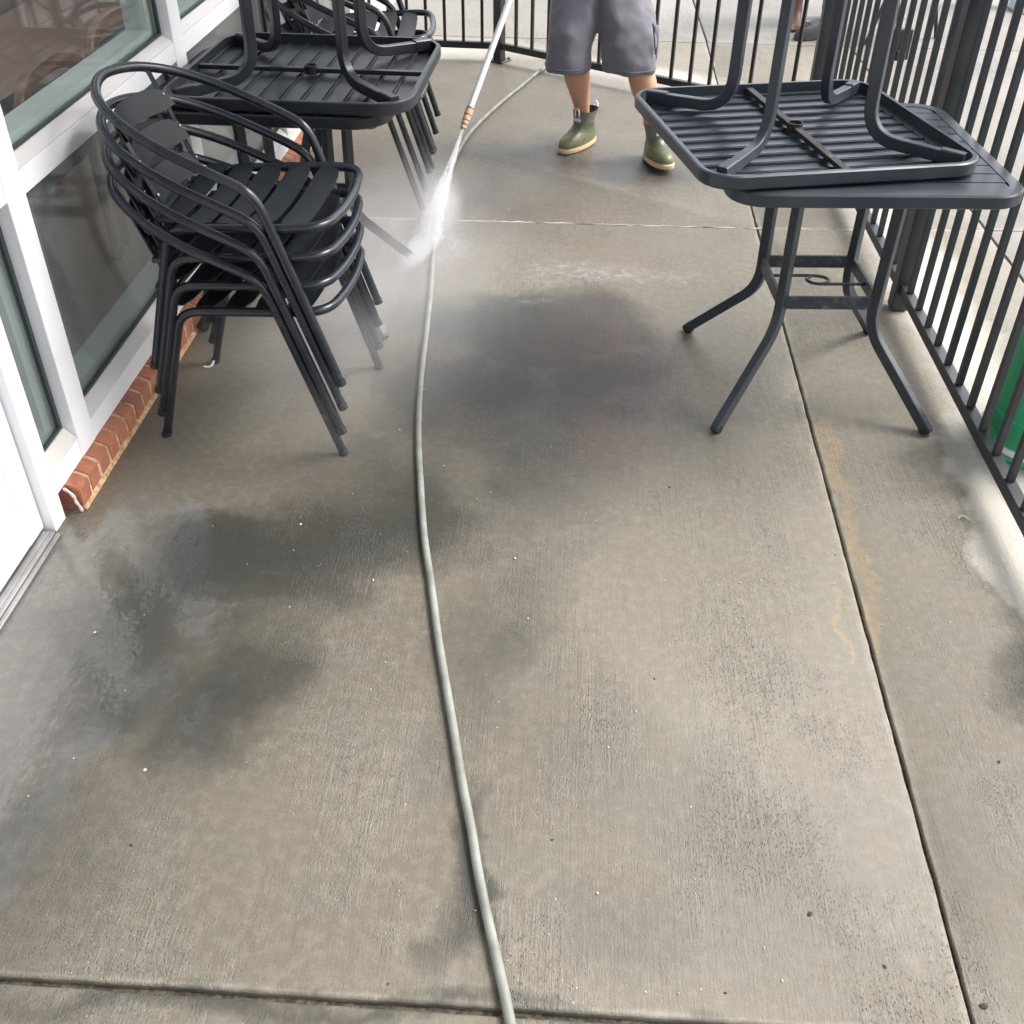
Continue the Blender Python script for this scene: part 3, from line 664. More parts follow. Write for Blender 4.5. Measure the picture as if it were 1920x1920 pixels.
tL2 = copy_tree(tL); tL2.rotation_euler = (R(180), 0, R(-1.5)); tL2.location = (-.780, 3.19, 1.4045)
tag(tL2, 'charcoal slatted table upside down with legs in the air between the chair stacks', 'table', 'slatted metal patio tables')

# ------------------------------------------------------------------ hose
M_HOSE = mat('grey green rubber hose', (.30, .32, .30), .6); t = NT(M_HOSE)
t.l(t.mix(t.ramp(t.noise(t.pos(), 14, 5), [(.35, 0.0), (.7, 1.0)]), (.26, .275, .25), (.15, .155, .135)), t.b.inputs['Base Color'])
hp = [(.12, 4.98, .62), (.05, 5.45, .30), (-.03, 5.95, .06), (-.10, 6.02, .012), (-.185, 5.90, .009), (-.270, 5.62, .009), (-.360, 5.322, .009), (-.440, 5.010, .009), (-.488, 4.74, .009), (-.510, 4.40, .009), (-.512, 4.08, .009), (-.497, 3.70, .009), (-.457, 3.261, .009), (-.437, 2.957, .009), (-.412, 2.630, .009), (-.382, 2.351, .009), (-.347, 2.109, .009), (-.312, 1.919, .009),
      (-.276, 1.749, .009), (-.239, 1.581, .009), (-.204, 1.431, .009), (-.178, 1.330, .009), (-.152, 1.210, .009), (-.126, 1.107, .009), (-.100, 1.002, .009), (-.069, .889, .009), (-.036, .774, .009), (.05, .45, .009), (.2, .0, .009), (.25, -.8, .009)]
hr = random.Random(3); hp = [(x + (hr.uniform(-.002, .002) if y < 5.2 else 0), y, z) for x, y, z in hp]
bm = bmesh.new(); sweep(bm, spline(hp, 6), circ(.0085, 12)); tag(obj('hose', bm, M_HOSE), 'grey rubber hose snaking down the middle of the washed concrete floor', 'hose')

# ------------------------------------------------------------------ people
def skin_body(name, nodes, edges, m, parent, root='pelvis', sub=2):
    """one continuous figure: joints as vertices, a radius each, grown with Skin"""
    names = list(nodes); idx = {n: i for i, n in enumerate(names)}
    me = bpy.data.meshes.new(name); me.from_pydata([nodes[n][0] for n in names], [(idx[a], idx[b]) for a, b in edges], [])
    o = bpy.data.objects.new(name, me); SC.collection.objects.link(o); o.parent = parent
    sk = o.modifiers.new('Skin', 'SKIN'); sk.use_smooth_shade = True; sk.branch_smoothing = .6
    lay = me.skin_vertices[0].data
    for n in names:
        r = nodes[n][1]; lay[idx[n]].radius = r if isinstance(r, tuple) else (r, r); lay[idx[n]].use_root = (n == root)
    s = o.modifiers.new('Sub', 'SUBSURF'); s.levels = sub; s.render_levels = sub
    me.materials.append(m); return o
def skin_mat(name, col, col2):
    m = mat(name, col, .5); t = NT(m); t.b.inputs['Subsurface Weight'].default_value = .08; t.b.inputs['Subsurface Scale'].default_value = .01
    t.l(t.mix(t.ramp(t.noise(t.tex(), 9, 5), [(.35, 0.0), (.7, 1.0)]), col, col2), t.b.inputs['Base Color'])
    t.l(t.bump(t.noise(t.tex(), 180, 3), .15, .001), t.b.inputs['Normal']); return m
def person(label, feet, pelvis, chest, head, hands, smat, bare_feet=False, face=(0, -1, 0), knees=None, toes=None):
    """feet: two ankle points (world); hands: two wrist points"""
    root = empty('person', (pelvis[0], pelvis[1], 0), 0, label, 'person')
    O = Vector((pelvis[0], pelvis[1], 0)); V = lambda p: Vector(p) - O
    fw = Vector(face).normalized(); up = Vector((0, 0, 1)); rt = fw.cross(up).normalized()   # person's right
    pe, ch, he = V(pelvis), V(chest), V(head)
    N = {'pelvis': (pe, (.125, .10)), 'waist': (pe.lerp(ch, .45), (.115, .09)), 'chest': (ch, (.135, .10)), 'neck': (ch.lerp(he, .50), .05), 'jaw': (ch.lerp(he, .80) + fw * .02, (.062, .07)),
         'head': (he, (.072, .088)), 'crown': (he + up * .07, (.055, .07))}
    E = [('pelvis', 'waist'), ('waist', 'chest'), ('chest', 'neck'), ('neck', 'jaw'), ('jaw', 'head'), ('head', 'crown')]
    for i, s in enumerate((1, -1)):       # 1: the person's right
        an = V(feet[i]); hip = pe + rt * (.085 * s) - up * .06
        kn = V(knees[i]) if knees else hip.lerp(an, .52) + fw * .04
        k = 'RL'[i]
        cd = (an - kn)
        N.update({'hip' + k: (hip, .080), 'thigh' + k: (hip.lerp(kn, .5), .066), 'knee' + k: (kn, .050), 'calf' + k: (kn + cd * .30 - fw * .010, (.064, .066)), 'shin' + k: (kn + cd * .66 - fw * .003, .043), 'ankle' + k: (an, .032)})
        E += [('pelvis', 'hip' + k), ('hip' + k, 'thigh' + k), ('thigh' + k, 'knee' + k), ('knee' + k, 'calf' + k), ('calf' + k, 'shin' + k), ('shin' + k, 'ankle' + k)]
        tv = Vector(toes[i]).normalized() if toes else fw; side = tv.cross(up)
        heel = an - up * (an.z - .032) - tv * .03
        mid = an - up * (an.z - .040) + tv * .07; N['foot' + k] = (mid, (.036, .030)); E.append(('ankle' + k, 'foot' + k))
        N['heel' + k] = (heel, .026); E.append(('ankle' + k, 'heel' + k))
        if bare_feet:
            ball = mid + tv * .055 - up * .014; N['ball' + k] = (ball, (.040, .020)); E.append(('foot' + k, 'ball' + k))
            for j in range(5):
                big = s * (j - 2) * .0165; r = [.014, .010, .0095, .009, .008][j]; le = [.052, .047, .042, .036, .029][j]
                a = ball + side * (-big) + tv * .022 - up * .008; b = a + tv * le - up * .006
                N['toe%s%d' % (k, j)] = (a, r); N['tip%s%d' % (k, j)] = (b, r * .95); E += [('ball' + k, 'toe%s%d' % (k, j)), ('toe%s%d' % (k, j), 'tip%s%d' % (k, j))]
        else:
            N['ball' + k] = (mid + tv * .06 - up * .012, (.036, .022)); E.append(('foot' + k, 'ball' + k))
        wr = V(hands[i]); sh = ch + rt * (.17 * s) + up * .07; el = sh.lerp(wr, .5) - up * .07 + rt * .05 * s - fw * .03
        N.update({'shoulder' + k: (sh, .055), 'upper' + k: (sh.lerp(el, .5), .045), 'elbow' + k: (el, .036), 'fore' + k: (el.lerp(wr, .4), .036), 'wrist' + k: (wr, .024)})
        hd = (wr - el).normalized(); pm = wr + hd * .055; acr = hd.cross(up if abs(hd.z) < .9 else fw).normalized()
        N['palm' + k] = (pm, (.022, .034)); E += [('chest', 'shoulder' + k), ('shoulder' + k, 'upper' + k), ('upper' + k, 'elbow' + k), ('elbow' + k, 'fore' + k), ('fore' + k, 'wrist' + k), ('wrist' + k, 'palm' + k)]
        cur = hd.cross(acr) 
        if cur.z > 0: cur = -cur
        for j in range(4):
            le = [.068, .076, .070, .055][j]; a = pm + hd * .035 + acr * ((j - 1.5) * .019); b = a + hd * le * .45 + cur * le * .2; c2 = b + hd * le * .1 + cur * le * .4
            for q, (pt, r) in enumerate(((a, .0095), (b, .009), (c2, .008))): N['f%s%d%d' % (k, j, q)] = (pt, r)
            E += [('palm' + k, 'f%s%d0' % (k, j)), ('f%s%d0' % (k, j), 'f%s%d1' % (k, j)), ('f%s%d1' % (k, j), 'f%s%d2' % (k, j))]
        a = wr + hd * .025 + acr * .03; b = a + hd * .03 + acr * .012 + cur * .015; N['t%s0' % k] = (a, .011); N['t%s1' % k] = (b, .009); E += [('wrist' + k, 't%s0' % k), ('t%s0' % k, 't%s1' % k)]
    skin_body('body', N, E, smat, root)
    # face and hair
    bm = bmesh.new(); M0 = Matrix.Translation(he + fw * .082 - up * .005)
    bmesh.ops.create_uvsphere(bm, u_segments=10, v_segments=8, radius=.013, matrix=M0 @ Matrix.Scale(1.6, 4, (0, 0, 1))); obj('nose', bm, smat, root)
    for s in (1, -1):
        bm = bmesh.new(); bmesh.ops.create_uvsphere(bm, u_segments=12, v_segments=8, radius=.011, matrix=Matrix.Translation(he + fw * .072 + rt * s * .03 + up * .012)); obj('eye', bm, mat('eye', (.06, .05, .05), .1), root)
        bm = bmesh.new(); bmesh.ops.create_uvsphere(bm, u_segments=12, v_segments=8, radius=.024, matrix=Matrix.Translation(he + rt * s * .076) @ Matrix.Diagonal((.6, .6, 1.2, 1))); obj('ear', bm, smat, root)
    bm = bmesh.new(); bmesh.ops.create_uvsphere(bm, u_segments=12, v_segments=8, radius=.02, matrix=Matrix.Translation(he + fw * .080 - up * .045) @ Matrix.Diagonal((1.0, .5, .35, 1))); obj('mouth', bm, mat('lips', (.30, .13, .11), .4), root)
    bm = bmesh.new(); bmesh.ops.create_uvsphere(bm, u_segments=24, v_segments=16, radius=.094, matrix=Matrix.Translation(he + up * .042 - fw * .012) @ Matrix.Diagonal((.92, 1.02, .95, 1)))
    bmesh.ops.delete(bm, geom=[v for v in bm.verts if (v.co - he).dot(fw) > .03 and v.co.z < he.z + .06], context='VERTS'); obj('hair', bm, mat('hair', (.05, .035, .025), .7), root)
    return root, N, O, fw, rt
def ell(c, ax, ay, rx, ry, n=20, ph=0, wob=0, seed=0):
    return [c + ax * (rx * (1 + wob * math.sin(3 * a + seed)) * math.cos(a)) + ay * (ry * (1 + wob * math.sin(5 * a + seed * 2)) * math.sin(a)) for a in [2 * math.pi * k / n + ph for k in range(n)]]
def cloth_mat(name, col, col2, sc=260):
    m = mat(name, col, .9, spec=.2); t = NT(m); p = t.tex()
    t.l(t.mix(t.ramp(t.noise(p, 5, 5), [(.35, 0.0), (.7, 1.0)]), col, col2), t.b.inputs['Base Color'])
    h = t.math('ADD', t.noise(p, sc, 2), t.math('MULTIPLY', t.noise(p, 7, 3, sc=(1, 1, .3)), 9.0))
    t.l(t.bump(h, .35, .0022), t.b.inputs['Normal']); t.b.inputs['Sheen Weight'].default_value = .2; return m
def garment(nm, parts, m, parent, vox=.009):
    bm = bmesh.new()
    for rings in parts: loft(bm, rings)
    o = obj(nm, bm, m, parent); r = o.modifiers.new('Remesh', 'REMESH'); r.mode = 'VOXEL'; r.voxel_size = vox; r.use_smooth_shade = True
    s = o.modifiers.new('Smooth', 'SMOOTH'); s.factor = .5; s.iterations = 4
    tx = bpy.data.textures.new('folds', 'CLOUDS'); tx.noise_scale = .085; tx.noise_depth = 1
    d = o.modifiers.new('Folds', 'DISPLACE'); d.texture = tx; d.strength = .020; d.mid_level = .5
    return o

# the man washing the floor
M_SK1 = skin_mat('tanned skin', (.54, .275, .175), (.62, .35, .24))
ankR, ankL = (.052, 4.775, .095), (.365, 4.585, .10)
kneeR, kneeL = (-.015, 4.66, .43), (.250, 4.60, .43)
hipc = (.125, 4.86, .72)
man, N, O, fw, rt = person('man in grey cargo shorts and green ankle boots holding the spray wand', [ankR, ankL], hipc, (.10, 4.68, 1.16), (.06, 4.52, 1.44),
                           [(-.148, 4.66, .985), (-.03, 4.80, 1.08)], M_SK1, knees=[kneeR, kneeL], toes=[(-.50, -.86, 0), (.30, -.95, 0)])
M_SHORT = cloth_mat('grey violet twill', (.135, .130, .152), (.182, .175, .202))
V = lambda p: Vector(p) - O
X, Y, Z = Vector((1, 0, 0)), Vector((0, 1, 0)), Vector((0, 0, 1))
pe = V(hipc)
def legring(c, rx, ry, rot, sd):
    ca, sa = math.cos(R(rot)), math.sin(R(rot)); return ell(V(c), X * ca + Y * sa, Y * ca - X * sa, rx, ry, 28, wob=.045, seed=sd)
L1 = [legring((-.036, 4.66, .348), .096, .094, 0, 1), legring((-.035, 4.67, .40), .097, .094, 0, 1.3), legring((-.024, 4.71, .50), .100, .100, 0, 2), legring((-.008, 4.78, .59), .106, .112, 0, 3), legring((.02, 4.85, .70), .110, .125, 0, 3)]
L2 = [legring((.228, 4.61, .362), .112, .094, -8, 4), legring((.226, 4.62, .41), .116, .096, -8, 4.4), legring((.220, 4.67, .50), .124, .100, -6, 5), legring((.196, 4.75, .585), .118, .112, -4, 6), legring((.15, 4.85, .70), .112, .125, 0, 6)]
PL = [ell(V((.09, 4.83, .59)), X, Y, .12, .09, 28), ell(V((.095, 4.85, .65)), X, Y, .18, .13, 28), ell(V((.10, 4.86, .76)), X, Y, .178, .135, 28), ell(V((.122, 4.84, .86)), X, Y, .165, .125, 28), ell(V((.12, 4.83, .90)), X, Y, .16, .12, 28)]
shorts = garment('shorts', [L1, L2, PL], M_SHORT, man)
for L_ in (L1, L2):
    bm = bmesh.new(); sweep(bm, [p + Z * .022 for p in [q + (q - sum(L_[0], Vector()) / 28).normalized() * .0015 for q in L_[0]]], circ(.0022, 6), closed=True); obj('hem', bm, M_SHORT, shorts)
bm = bmesh.new()   # cargo pocket on the outer thigh
loft(bm, [ell(V((.322, 4.66, .46)), Y, Z, .060, .075, 16), ell(V((.336, 4.66, .46)), Y, Z, .058, .072, 16), ell(V((.342, 4.66, .46)), Y, Z, .048, .06, 16)])
obj('pocket', bm, M_SHORT, shorts)
bm = bmesh.new(); sweep(bm, [V((.306, 4.575, .56)), V((.318, 4.575, .50)), V((.328, 4.575, .44))], circ(.0028, 6)); obj('seam', bm, M_PAD, shorts)
M_SHIRT = cloth_mat('grey t-shirt', (.20, .21, .22), (.26, .27, .28))
def along(a, b, t): return V(a).lerp(V(b), t)
bt = [ell(along(hipc, (.10, 4.68, 1.16), q), X, (Y * .9 + Z * .35).normalized(), w, d, 24, wob=.02, seed=q * 4) for q, w, d in ((.22, .175, .13), (.4, .17, .125), (.7, .18, .13), (1.0, .185, .13), (1.12, .15, .11), (1.22, .08, .075))]
sl = []
for k in 'RL':
    a, b, c3 = N['shoulder' + k][0], N['upper' + k][0], N['elbow' + k][0]; d = (c3 - a).normalized(); px = d.cross(Y).normalized(); py = d.cross(px)
    sl.append([ell(a - d * .05, px, py, .062, .062, 16), ell(a, px, py, .075, .072, 16), ell(b, px, py, .064, .062, 16), ell(b.lerp(c3, .5), px, py, .062, .06, 16)])
garment('shirt', [bt] + sl, M_SHIRT, man, .01)
# ankle boots
M_BOOT = mat('olive rubber', (.10, .125, .045), .28); t = NT(M_BOOT)
sx = t.n('ShaderNodeSeparateXYZ'); t.l(t.tex(), sx.inputs[0])
t.l(t.mix(t.ramp(sx.outputs[2], [(.05, 0.0), (.10, 1.0)]), t.mix(t.noise(t.tex(), 20, 3), (.12, .13, .055), (.165, .17, .085)), t.mix(t.noise(t.tex(), 25, 3), (.045, .065, .04), (.09, .105, .06))), t.b.inputs['Base Color'])
t.l(t.ramp(t.noise(t.tex(), 18, 5), [(.35, .22), (.65, .6)]), t.b.inputs['Roughness'])
M_SOLE = mat('tan sole', (.62, .45, .28), .6); M_NEO = mat('grey neoprene', (.17, .165, .15), .8); M_LIN = mat('black lining', (.015, .015, .018), .8); M_LAB = mat('white boot label', (.72, .72, .72), .5)
def boot(loc, ang, pitch, par):
    b = link('boot', None, par, Vector(loc) - O, (0, 0, 0)); b.rotation_mode = 'XYZ'; b.rotation_euler = (0, R(pitch), R(ang)); b.scale = (.93, 1.0, .84)
    def ring(z, xf, xb, w, n=28):
        out = []
        for k in range(n):
            a = 2 * math.pi * k / n; c, s = math.cos(a), math.sin(a); xm = (xf + xb) / 2; h = (xf - xb) / 2
            ww = w * (1 - .12 * (c < 0) * abs(c)) * (1 + .06 * c)
            out.append((xm + h * math.copysign(abs(c) ** .85, c), ww * math.copysign(abs(s) ** .8, s), z))
        return out
    bm = bmesh.new(); loft(bm, [ring(0, .185, -.082, .044), ring(.004, .192, -.088, .049), ring(.020, .194, -.088, .050), ring(.026, .190, -.085, .048)]); obj('sole', bm, M_SOLE, b)
    bm = bmesh.new(); loft(bm, [ring(.0262, .186, -.082, .046), ring(.040, .187, -.083, .0465), ring(.056, .178, -.082, .045), ring(.070, .155, -.080, .042), ring(.082, .120, -.076, .038), ring(.096, .090, -.070, .036), ring(.115, .068, -.066, .036), ring(.128, .062, -.064, .037)]); obj('upper', bm, M_BOOT, b, ang=60)
    bm = bmesh.new(); loft(bm, [ring(.120, .064, -.0655, .0372), ring(.130, .063, -.065, .0385), ring(.155, .062, -.074, .043), ring(.180, .064, -.086, .048), ring(.181, .057, -.079, .042), ring(.140, .045, -.06, .034)], mi=[0, 0, 0, 1, 1], cap=False); o = obj('collar', bm, [M_NEO, M_LIN], b, ang=60)
    for (x, s) in ((.062, 1), (-.086, -1)):
        bm = bmesh.new(); sweep(bm, spline([(x, -.010, .160), (x + .006 * s, -.009, .190), (x + .004 * s, 0, .203), (x + .006 * s, .009, .190), (x, .010, .160)], 4), sq(.004, .009, .001), up=(1, 0, 0)); obj('pull_loop', bm, M_LAB, b)
    bm = bmesh.new(); box(bm, .0605, .0655, -.017, .017, .136, .151, .001); obj('label_patch', bm, M_LAB, b)
    return b
boot((.052, 4.765, .002), math.degrees(math.atan2(-.83, -.56)), 0, man)
boot((.360, 4.575, .006), math.degrees(math.atan2(-.95, .30)), -5, man)

# second person, barefoot, beyond the slanting railing
M_SK2 = skin_mat('dark brown skin', (.10, .045, .030), (.15, .070, .045))
p2, N2, O2, _, _ = person('barefoot person standing on the pavement beyond the slanting black railing', [(1.352, 7.08, .085), (1.58, 7.30, .085)], (1.42, 7.25, .82), (1.42, 7.24, 1.28), (1.42, 7.20, 1.55),
                          [(1.14, 7.12, .78), (1.72, 7.12, .78)], M_SK2, bare_feet=True, toes=[(-.08, -1, 0), (.2, -1, 0)])
V2 = lambda p: Vector(p) - O2
garment('shorts', [[ell(V2(p), X, Y, r, r * .95, 20) for p, r in (((1.34, 7.17, .46), .095), ((1.325, 7.22, .6), .10), ((1.36, 7.25, .78), .11))],
                   [ell(V2(p), X, Y, r, r * .95, 20) for p, r in (((1.545, 7.25, .46), .095), ((1.525, 7.25, .6), .10), ((1.48, 7.25, .78), .11))],
                   [ell(V2((1.42, 7.25, z)), X, Y, w, w * .75, 20) for z, w in ((.68, .15), (.8, .18), (.95, .17))]], mat('dark shorts', (.05, .05, .06), .9), p2, .012)
garment('shirt', [[ell(V2((1.42, 7.25, z)), X, Y, w, w * .7, 20) for z, w in ((.88, .18), (1.1, .17), (1.3, .19), (1.36, .14), (1.40, .07))]], mat('dark shirt', (.12, .12, .14), .9), p2, .012)
# third person, jeans and blue white trainers, top right
M_SK3 = skin_mat('light skin', (.50, .30, .22), (.55, .34, .26)); M_JEAN = cloth_mat('blue jeans', (.06, .10, .20), (.09, .15, .28))
p3, N3, O3, _, _ = person('person in blue jeans and white trainers at the top right corner beyond the railing', [(2.66, 7.75, .09), (2.90, 7.70, .09)], (2.78, 7.90, .84), (2.78, 7.90, 1.30), (2.78, 7.88, 1.57),
                          [(2.50, 7.8, .82), (3.06, 7.8, .82)], M_SK3, toes=[(-.2, -1, 0), (.1, -1, 0)])
V3 = lambda p: Vector(p) - O3
garment('jeans', [[ell(V3(p), X, Y, r, r, 20) for p, r in (((2.66, 7.76, .07), .068), ((2.67, 7.78, .3), .066), ((2.69, 7.82, .5), .078), ((2.72, 7.88, .8), .10))],
                  [ell(V3(p), X, Y, r, r, 20) for p, r in (((2.90, 7.71, .07), .068), ((2.89, 7.75, .3), .066), ((2.87, 7.80, .5), .078), ((2.84, 7.88, .8), .10))],
                  [ell(V3((2.78, 7.89, z)), X, Y, w, w * .75, 20) for z, w in ((.72, .14), (.82, .175), (.97, .165))]], M_JEAN, p3, .012)
garment('shirt', [[ell(V3((2.78, 7.9, z)), X, Y, w, w * .7, 20) for z, w in ((.9, .18), (1.1, .17), (1.32, .19), (1.38, .14), (1.42, .07))]], mat('white shirt', (.6, .6, .62), .9), p3, .012)
M_TR = mat('white blue trainer', (.60, .66, .75), .6)
def shoe(par, loc, ang, m, Oo, nm='trainer', holes=False, sc=1.0):
    b = link(nm, None, par) if par else empty(nm); b.location = Vector(loc) - Oo; b.rotation_euler = (0, 0, R(ang)); b.scale = (sc, sc, sc)
    def ring(z, xf, xb, w, n=24):
        return [((xf + xb) / 2 + (xf - xb) / 2 * math.copysign(abs(math.cos(a)) ** .85, math.cos(a)), w * (1 + .12 * math.cos(a)) * math.copysign(abs(math.sin(a)) ** .8, math.sin(a)), z) for a in [2 * math.pi * k / n for k in range(n)]]
    bm = bmesh.new(); loft(bm, [ring(0, .17, -.08, .045), ring(.006, .18, -.085, .050), ring(.026, .178, -.085, .050)]); obj('sole', bm, m if holes else M_LAB, b)
    bm = bmesh.new(); loft(bm, [ring(.0265, .174, -.08, .047), ring(.05, .168, -.08, .046), ring(.068, .145, -.078, .043), ring(.082, .10, -.075, .038), ring(.092, .05, -.07, .034)]); u = obj('upper', bm, m, b, ang=60)
    if holes:
        bm = bmesh.new()
        for i in range(3):
            for j in (-1, 0, 1): lathe(bm, [(.0045, 0), (.0045, .004)], 8, Matrix.Translation((.10 + .022 * i, j * .018, .083 - .006 * i * i)))
        obj('vent_hole', bm, M_LIN, b)
    return b
shoe(p3, (2.66, 7.74, 0), -100, M_TR, O3); shoe(p3, (2.90, 7.69, 0), -84, M_TR, O3)
M_CLOG = mat('dark grey foam', (.05, .05, .052), .7)
cl = shoe(None, (1.46, 6.80, 0), -150, M_CLOG, Vector((0, 0, 0)), 'clog', True, 1.05)
tag(cl, 'dark grey rounded clog lying on the pavement beyond the corner post', 'shoe')

# ------------------------------------------------------------------ wand and spray
noz = Vector((-.427, 4.10, .272)); hand = Vector((-.145, 4.625, .972)); dr = (hand - noz).normalized()
wand = empty('spray_wand', noz, 0, 'long white pressure washer wand held by the man, pointing down at the floor', 'spray wand')
M_WAND = mat('white lance sleeve', (.80, .80, .82), .35); M_BRASS = mat('brass coupler', (.52, .36, .22), .35, .6); M_GRIP = mat('black grip', (.02, .02, .02), .5)
bm = bmesh.new(); sweep(bm, [dr * .085, dr * .72], circ(.0125, 14)); obj('lance', bm, M_WAND, wand)
cols = [mat('tan ring', (.60, .42, .28), .5), mat('brown ring', (.10, .06, .04), .5)]
zz = .0
for k, (ln, r, ci) in enumerate([(.013, .0115, 0), (.004, .012, 1), (.013, .0135, 0), (.004, .0125, 1), (.018, .015, 0), (.004, .0135, 1), (.022, .016, 0), (.005, .014, 1)]):
    bm = bmesh.new(); sweep(bm, [dr * zz, dr * (zz + ln)], circ(r, 14)); obj('coupler_ring', bm, cols[ci], wand); zz += ln
bm = bmesh.new(); sweep(bm, [dr * -.012, dr * .002], circ(.007, 12)); obj('nozzle', bm, M_BRASS, wand)
hv = dr * .72
bm = bmesh.new(); sweep(bm, [hv, hv + dr * .16], circ(.02, 12)); sweep(bm, [hv + dr * .14, hv + dr * .16 + Vector((.03, .05, -.13))], sq(.032, .045, .006)); obj('trigger_grip', bm, M_GRIP, wand)
bm = bmesh.new(); sweep(bm, fillet([hv + dr * .06 + Vector((0, 0, -.02)), hv + dr * .08 + Vector((.01, .02, -.07)), hv + dr * .14 + Vector((.02, .035, -.09))], .02), circ(.005, 8)); obj('trigger', bm, M_GRIP, wand)

def vol_mat(name, dens, build):
    m = bpy.data.materials.new(name); m.use_nodes = True; t = m.node_tree; t.nodes.clear()
    o = t.nodes.new('ShaderNodeOutputMaterial'); v = t.nodes.new('ShaderNodeVolumePrincipled')
    v.inputs['Color'].default_value = (.97, .975, 1, 1); v.inputs['Anisotropy'].default_value = .0
    t.links.new(v.outputs[0], o.inputs['Volume'])
    class Q: pass
    q = NT.__new__(NT); q.t = t; q.m = m; q.b = v
    d = build(q); t.links.new(q.math('MULTIPLY', d, dens), v.inputs['Density'])
    return m
hit = Vector((-.525, 3.60, .005)); ax = (hit - noz); Ls = ax.length
def spray_d(q):
    tc = q.tex(); s = q.n('ShaderNodeSeparateXYZ'); q.l(tc, s.inputs[0])
    zf = q.math('DIVIDE', s.outputs[2], Ls, True)                                   # 0 nozzle .. 1 floor
    rad = q.math('ADD', q.math('MULTIPLY', q.math('POWER', zf, 1.5), .050), .0075)
    r = q.math('SQRT', q.math('ADD', q.math('POWER', s.outputs[0], 2), q.math('POWER', s.outputs[1], 2)))
    fall = q.math('SUBTRACT', 1.0, q.math('DIVIDE', r, rad), True)
    fall = q.math('POWER', fall, 1.3)
    nz = q.ramp(q.noise(tc, 34, 4, .6, sc=(1, 1, .18)), [(.38, .18), (.60, 1.0)])
    thin = q.math('DIVIDE', .011, rad)                                              # same water, wider cone
    return q.math('MULTIPLY', q.math('MULTIPLY', fall, nz), thin)
M_SPRAY = vol_mat('water jet', 360, spray_d)
bm = bmesh.new(); lathe(bm, [(.009 + .056 * (k / 12) ** 1.3, Ls * k / 12) for k in range(13)], 20)
sp = obj('water_spray', bm, M_SPRAY, None, noz); sp.rotation_mode = 'QUATERNION'; sp.rotation_quaternion = ax.to_track_quat('Z', 'Y')
tag(sp, 'white jet of water spraying from the wand onto the floor', 'water spray')
M_DROP = mat('water droplet', (.85, .88, .92), .15)
rd = random.Random(11); bm = bmesh.new(); axn = ax.normalized(); e1 = axn.cross(Vector((0, 0, 1))).normalized(); e2 = axn.cross(e1)
def drop(p, d, r, l):
    M = Matrix.Translation(p) @ d.to_track_quat('Z', 'Y').to_matrix().to_4x4() @ Matrix.Diagonal((r, r, l, 1))
    bmesh.ops.create_icosphere(bm, subdivisions=1, radius=1, matrix=M)
for k in range(520):
    u = rd.random() ** .6; rr_ = (.004 + .058 * u ** 1.5) * rd.random() ** .5; an = rd.uniform(0, 6.283)
    p = noz + axn * (u * Ls * .98) + (e1 * math.cos(an) + e2 * math.sin(an)) * rr_; d = (p - noz).normalized()
    if p.z > .004: drop(p, d, rd.uniform(.0004, .0009), rd.uniform(.003, .014))
for k in range(320):                                                   # bouncing and skating away from the impact
    d = Vector((rd.gauss(-.1, .5), rd.gauss(-.9, .55), 0)).normalized(); q_ = abs(rd.gauss(0, .16)); h_ = abs(rd.gauss(0, .03)) * (1 - min(.8, q_ * 2))
    p = Vector((hit.x, hit.y + .03, .004)) + d * q_ + Vector((0, 0, h_)); drop(p, (d + Vector((0, 0, .5))).normalized(), rd.uniform(.0006, .0013), rd.uniform(.0015, .006))
tag(obj('water_droplets', bm, M_DROP), 'small white droplets flying along the jet and bouncing off the wet floor', 'water droplets', kind='stuff')
def mist_d(q):
    tc = q.tex(); g_ = q.n('ShaderNodeTexGradient', gradient_type='SPHERICAL'); q.l(tc, g_.inputs[0])
    return q.math('MULTIPLY', q.math('POWER', g_.outputs[1], 1.5), q.ramp(q.noise(tc, 2.2, 4, .6), [(.30, .15), (.70, 1.0)]))
def mist(nm, loc, sc, dens, label, rot=(0, 0, 0)):
    m = vol_mat(nm + ' vapour', dens, mist_d); bm = bmesh.new(); bmesh.ops.create_icosphere(bm, subdivisions=3, radius=1.0)
    o = obj(nm, bm, m, None, loc, rot); o.scale = sc; return tag(o, label, 'spray mist')
mist('splash_mist', (-.530, 3.55, .02), (.060, .24, .04), 150, 'white splash of water fanning out on the floor where the jet lands', (0, 0, R(-12)))
mist('spray_veil', (-.475, 3.70, .12), (.10, .30, .16), 9, 'faint veil of droplets hanging beside the jet over the hose', (R(-20), 0, R(0)))
mist('drifting_mist', (-.62, 3.05, .14), (.55, 1.2, .24), 3.2, 'thin pale mist drifting over the wet floor by the near chair stack')

# ------------------------------------------------------------------ green bucket
bk = empty('bucket', (1.308, 2.445, 0), R(20), 'green plastic bucket with a white rim band behind the right railing', 'bucket')
M_GRN = mat('green plastic', (.04, .38, .17), .35); M_WB = mat('white plastic', (.8, .82, .84), .4)
def shell(prof, n=40):
    bm = bmesh.new(); lathe(bm, prof, n); return bm
obj('base_ring', shell([(.150, 0), (.154, .012), (.150, .022), (.140, .024)]), M_GRN, bk)
obj('lid_band', shell([(.150, .025), (.160, .028), (.161, .036), (.152, .040)]), M_WB, bk)
obj('body', shell([(.148, .041), (.150, .05), (.1485, .075), (.151, .078), (.151, .082), (.1465, .085), (.1455, .108), (.149, .111), (.149, .116), (.1435, .119), (.126, .375), (.118, .385)]), M_GRN, bk)
bm = bmesh.new(); sweep(bm, spline([(.149, 0, .10), (.12, .0, .13), (.10, .09, .09), (.02, .165, .05), (-.08, .13, .07), (-.14, .05, .10)], 5), circ(.003, 8)); obj('handle', bm, M_ALU, bk)

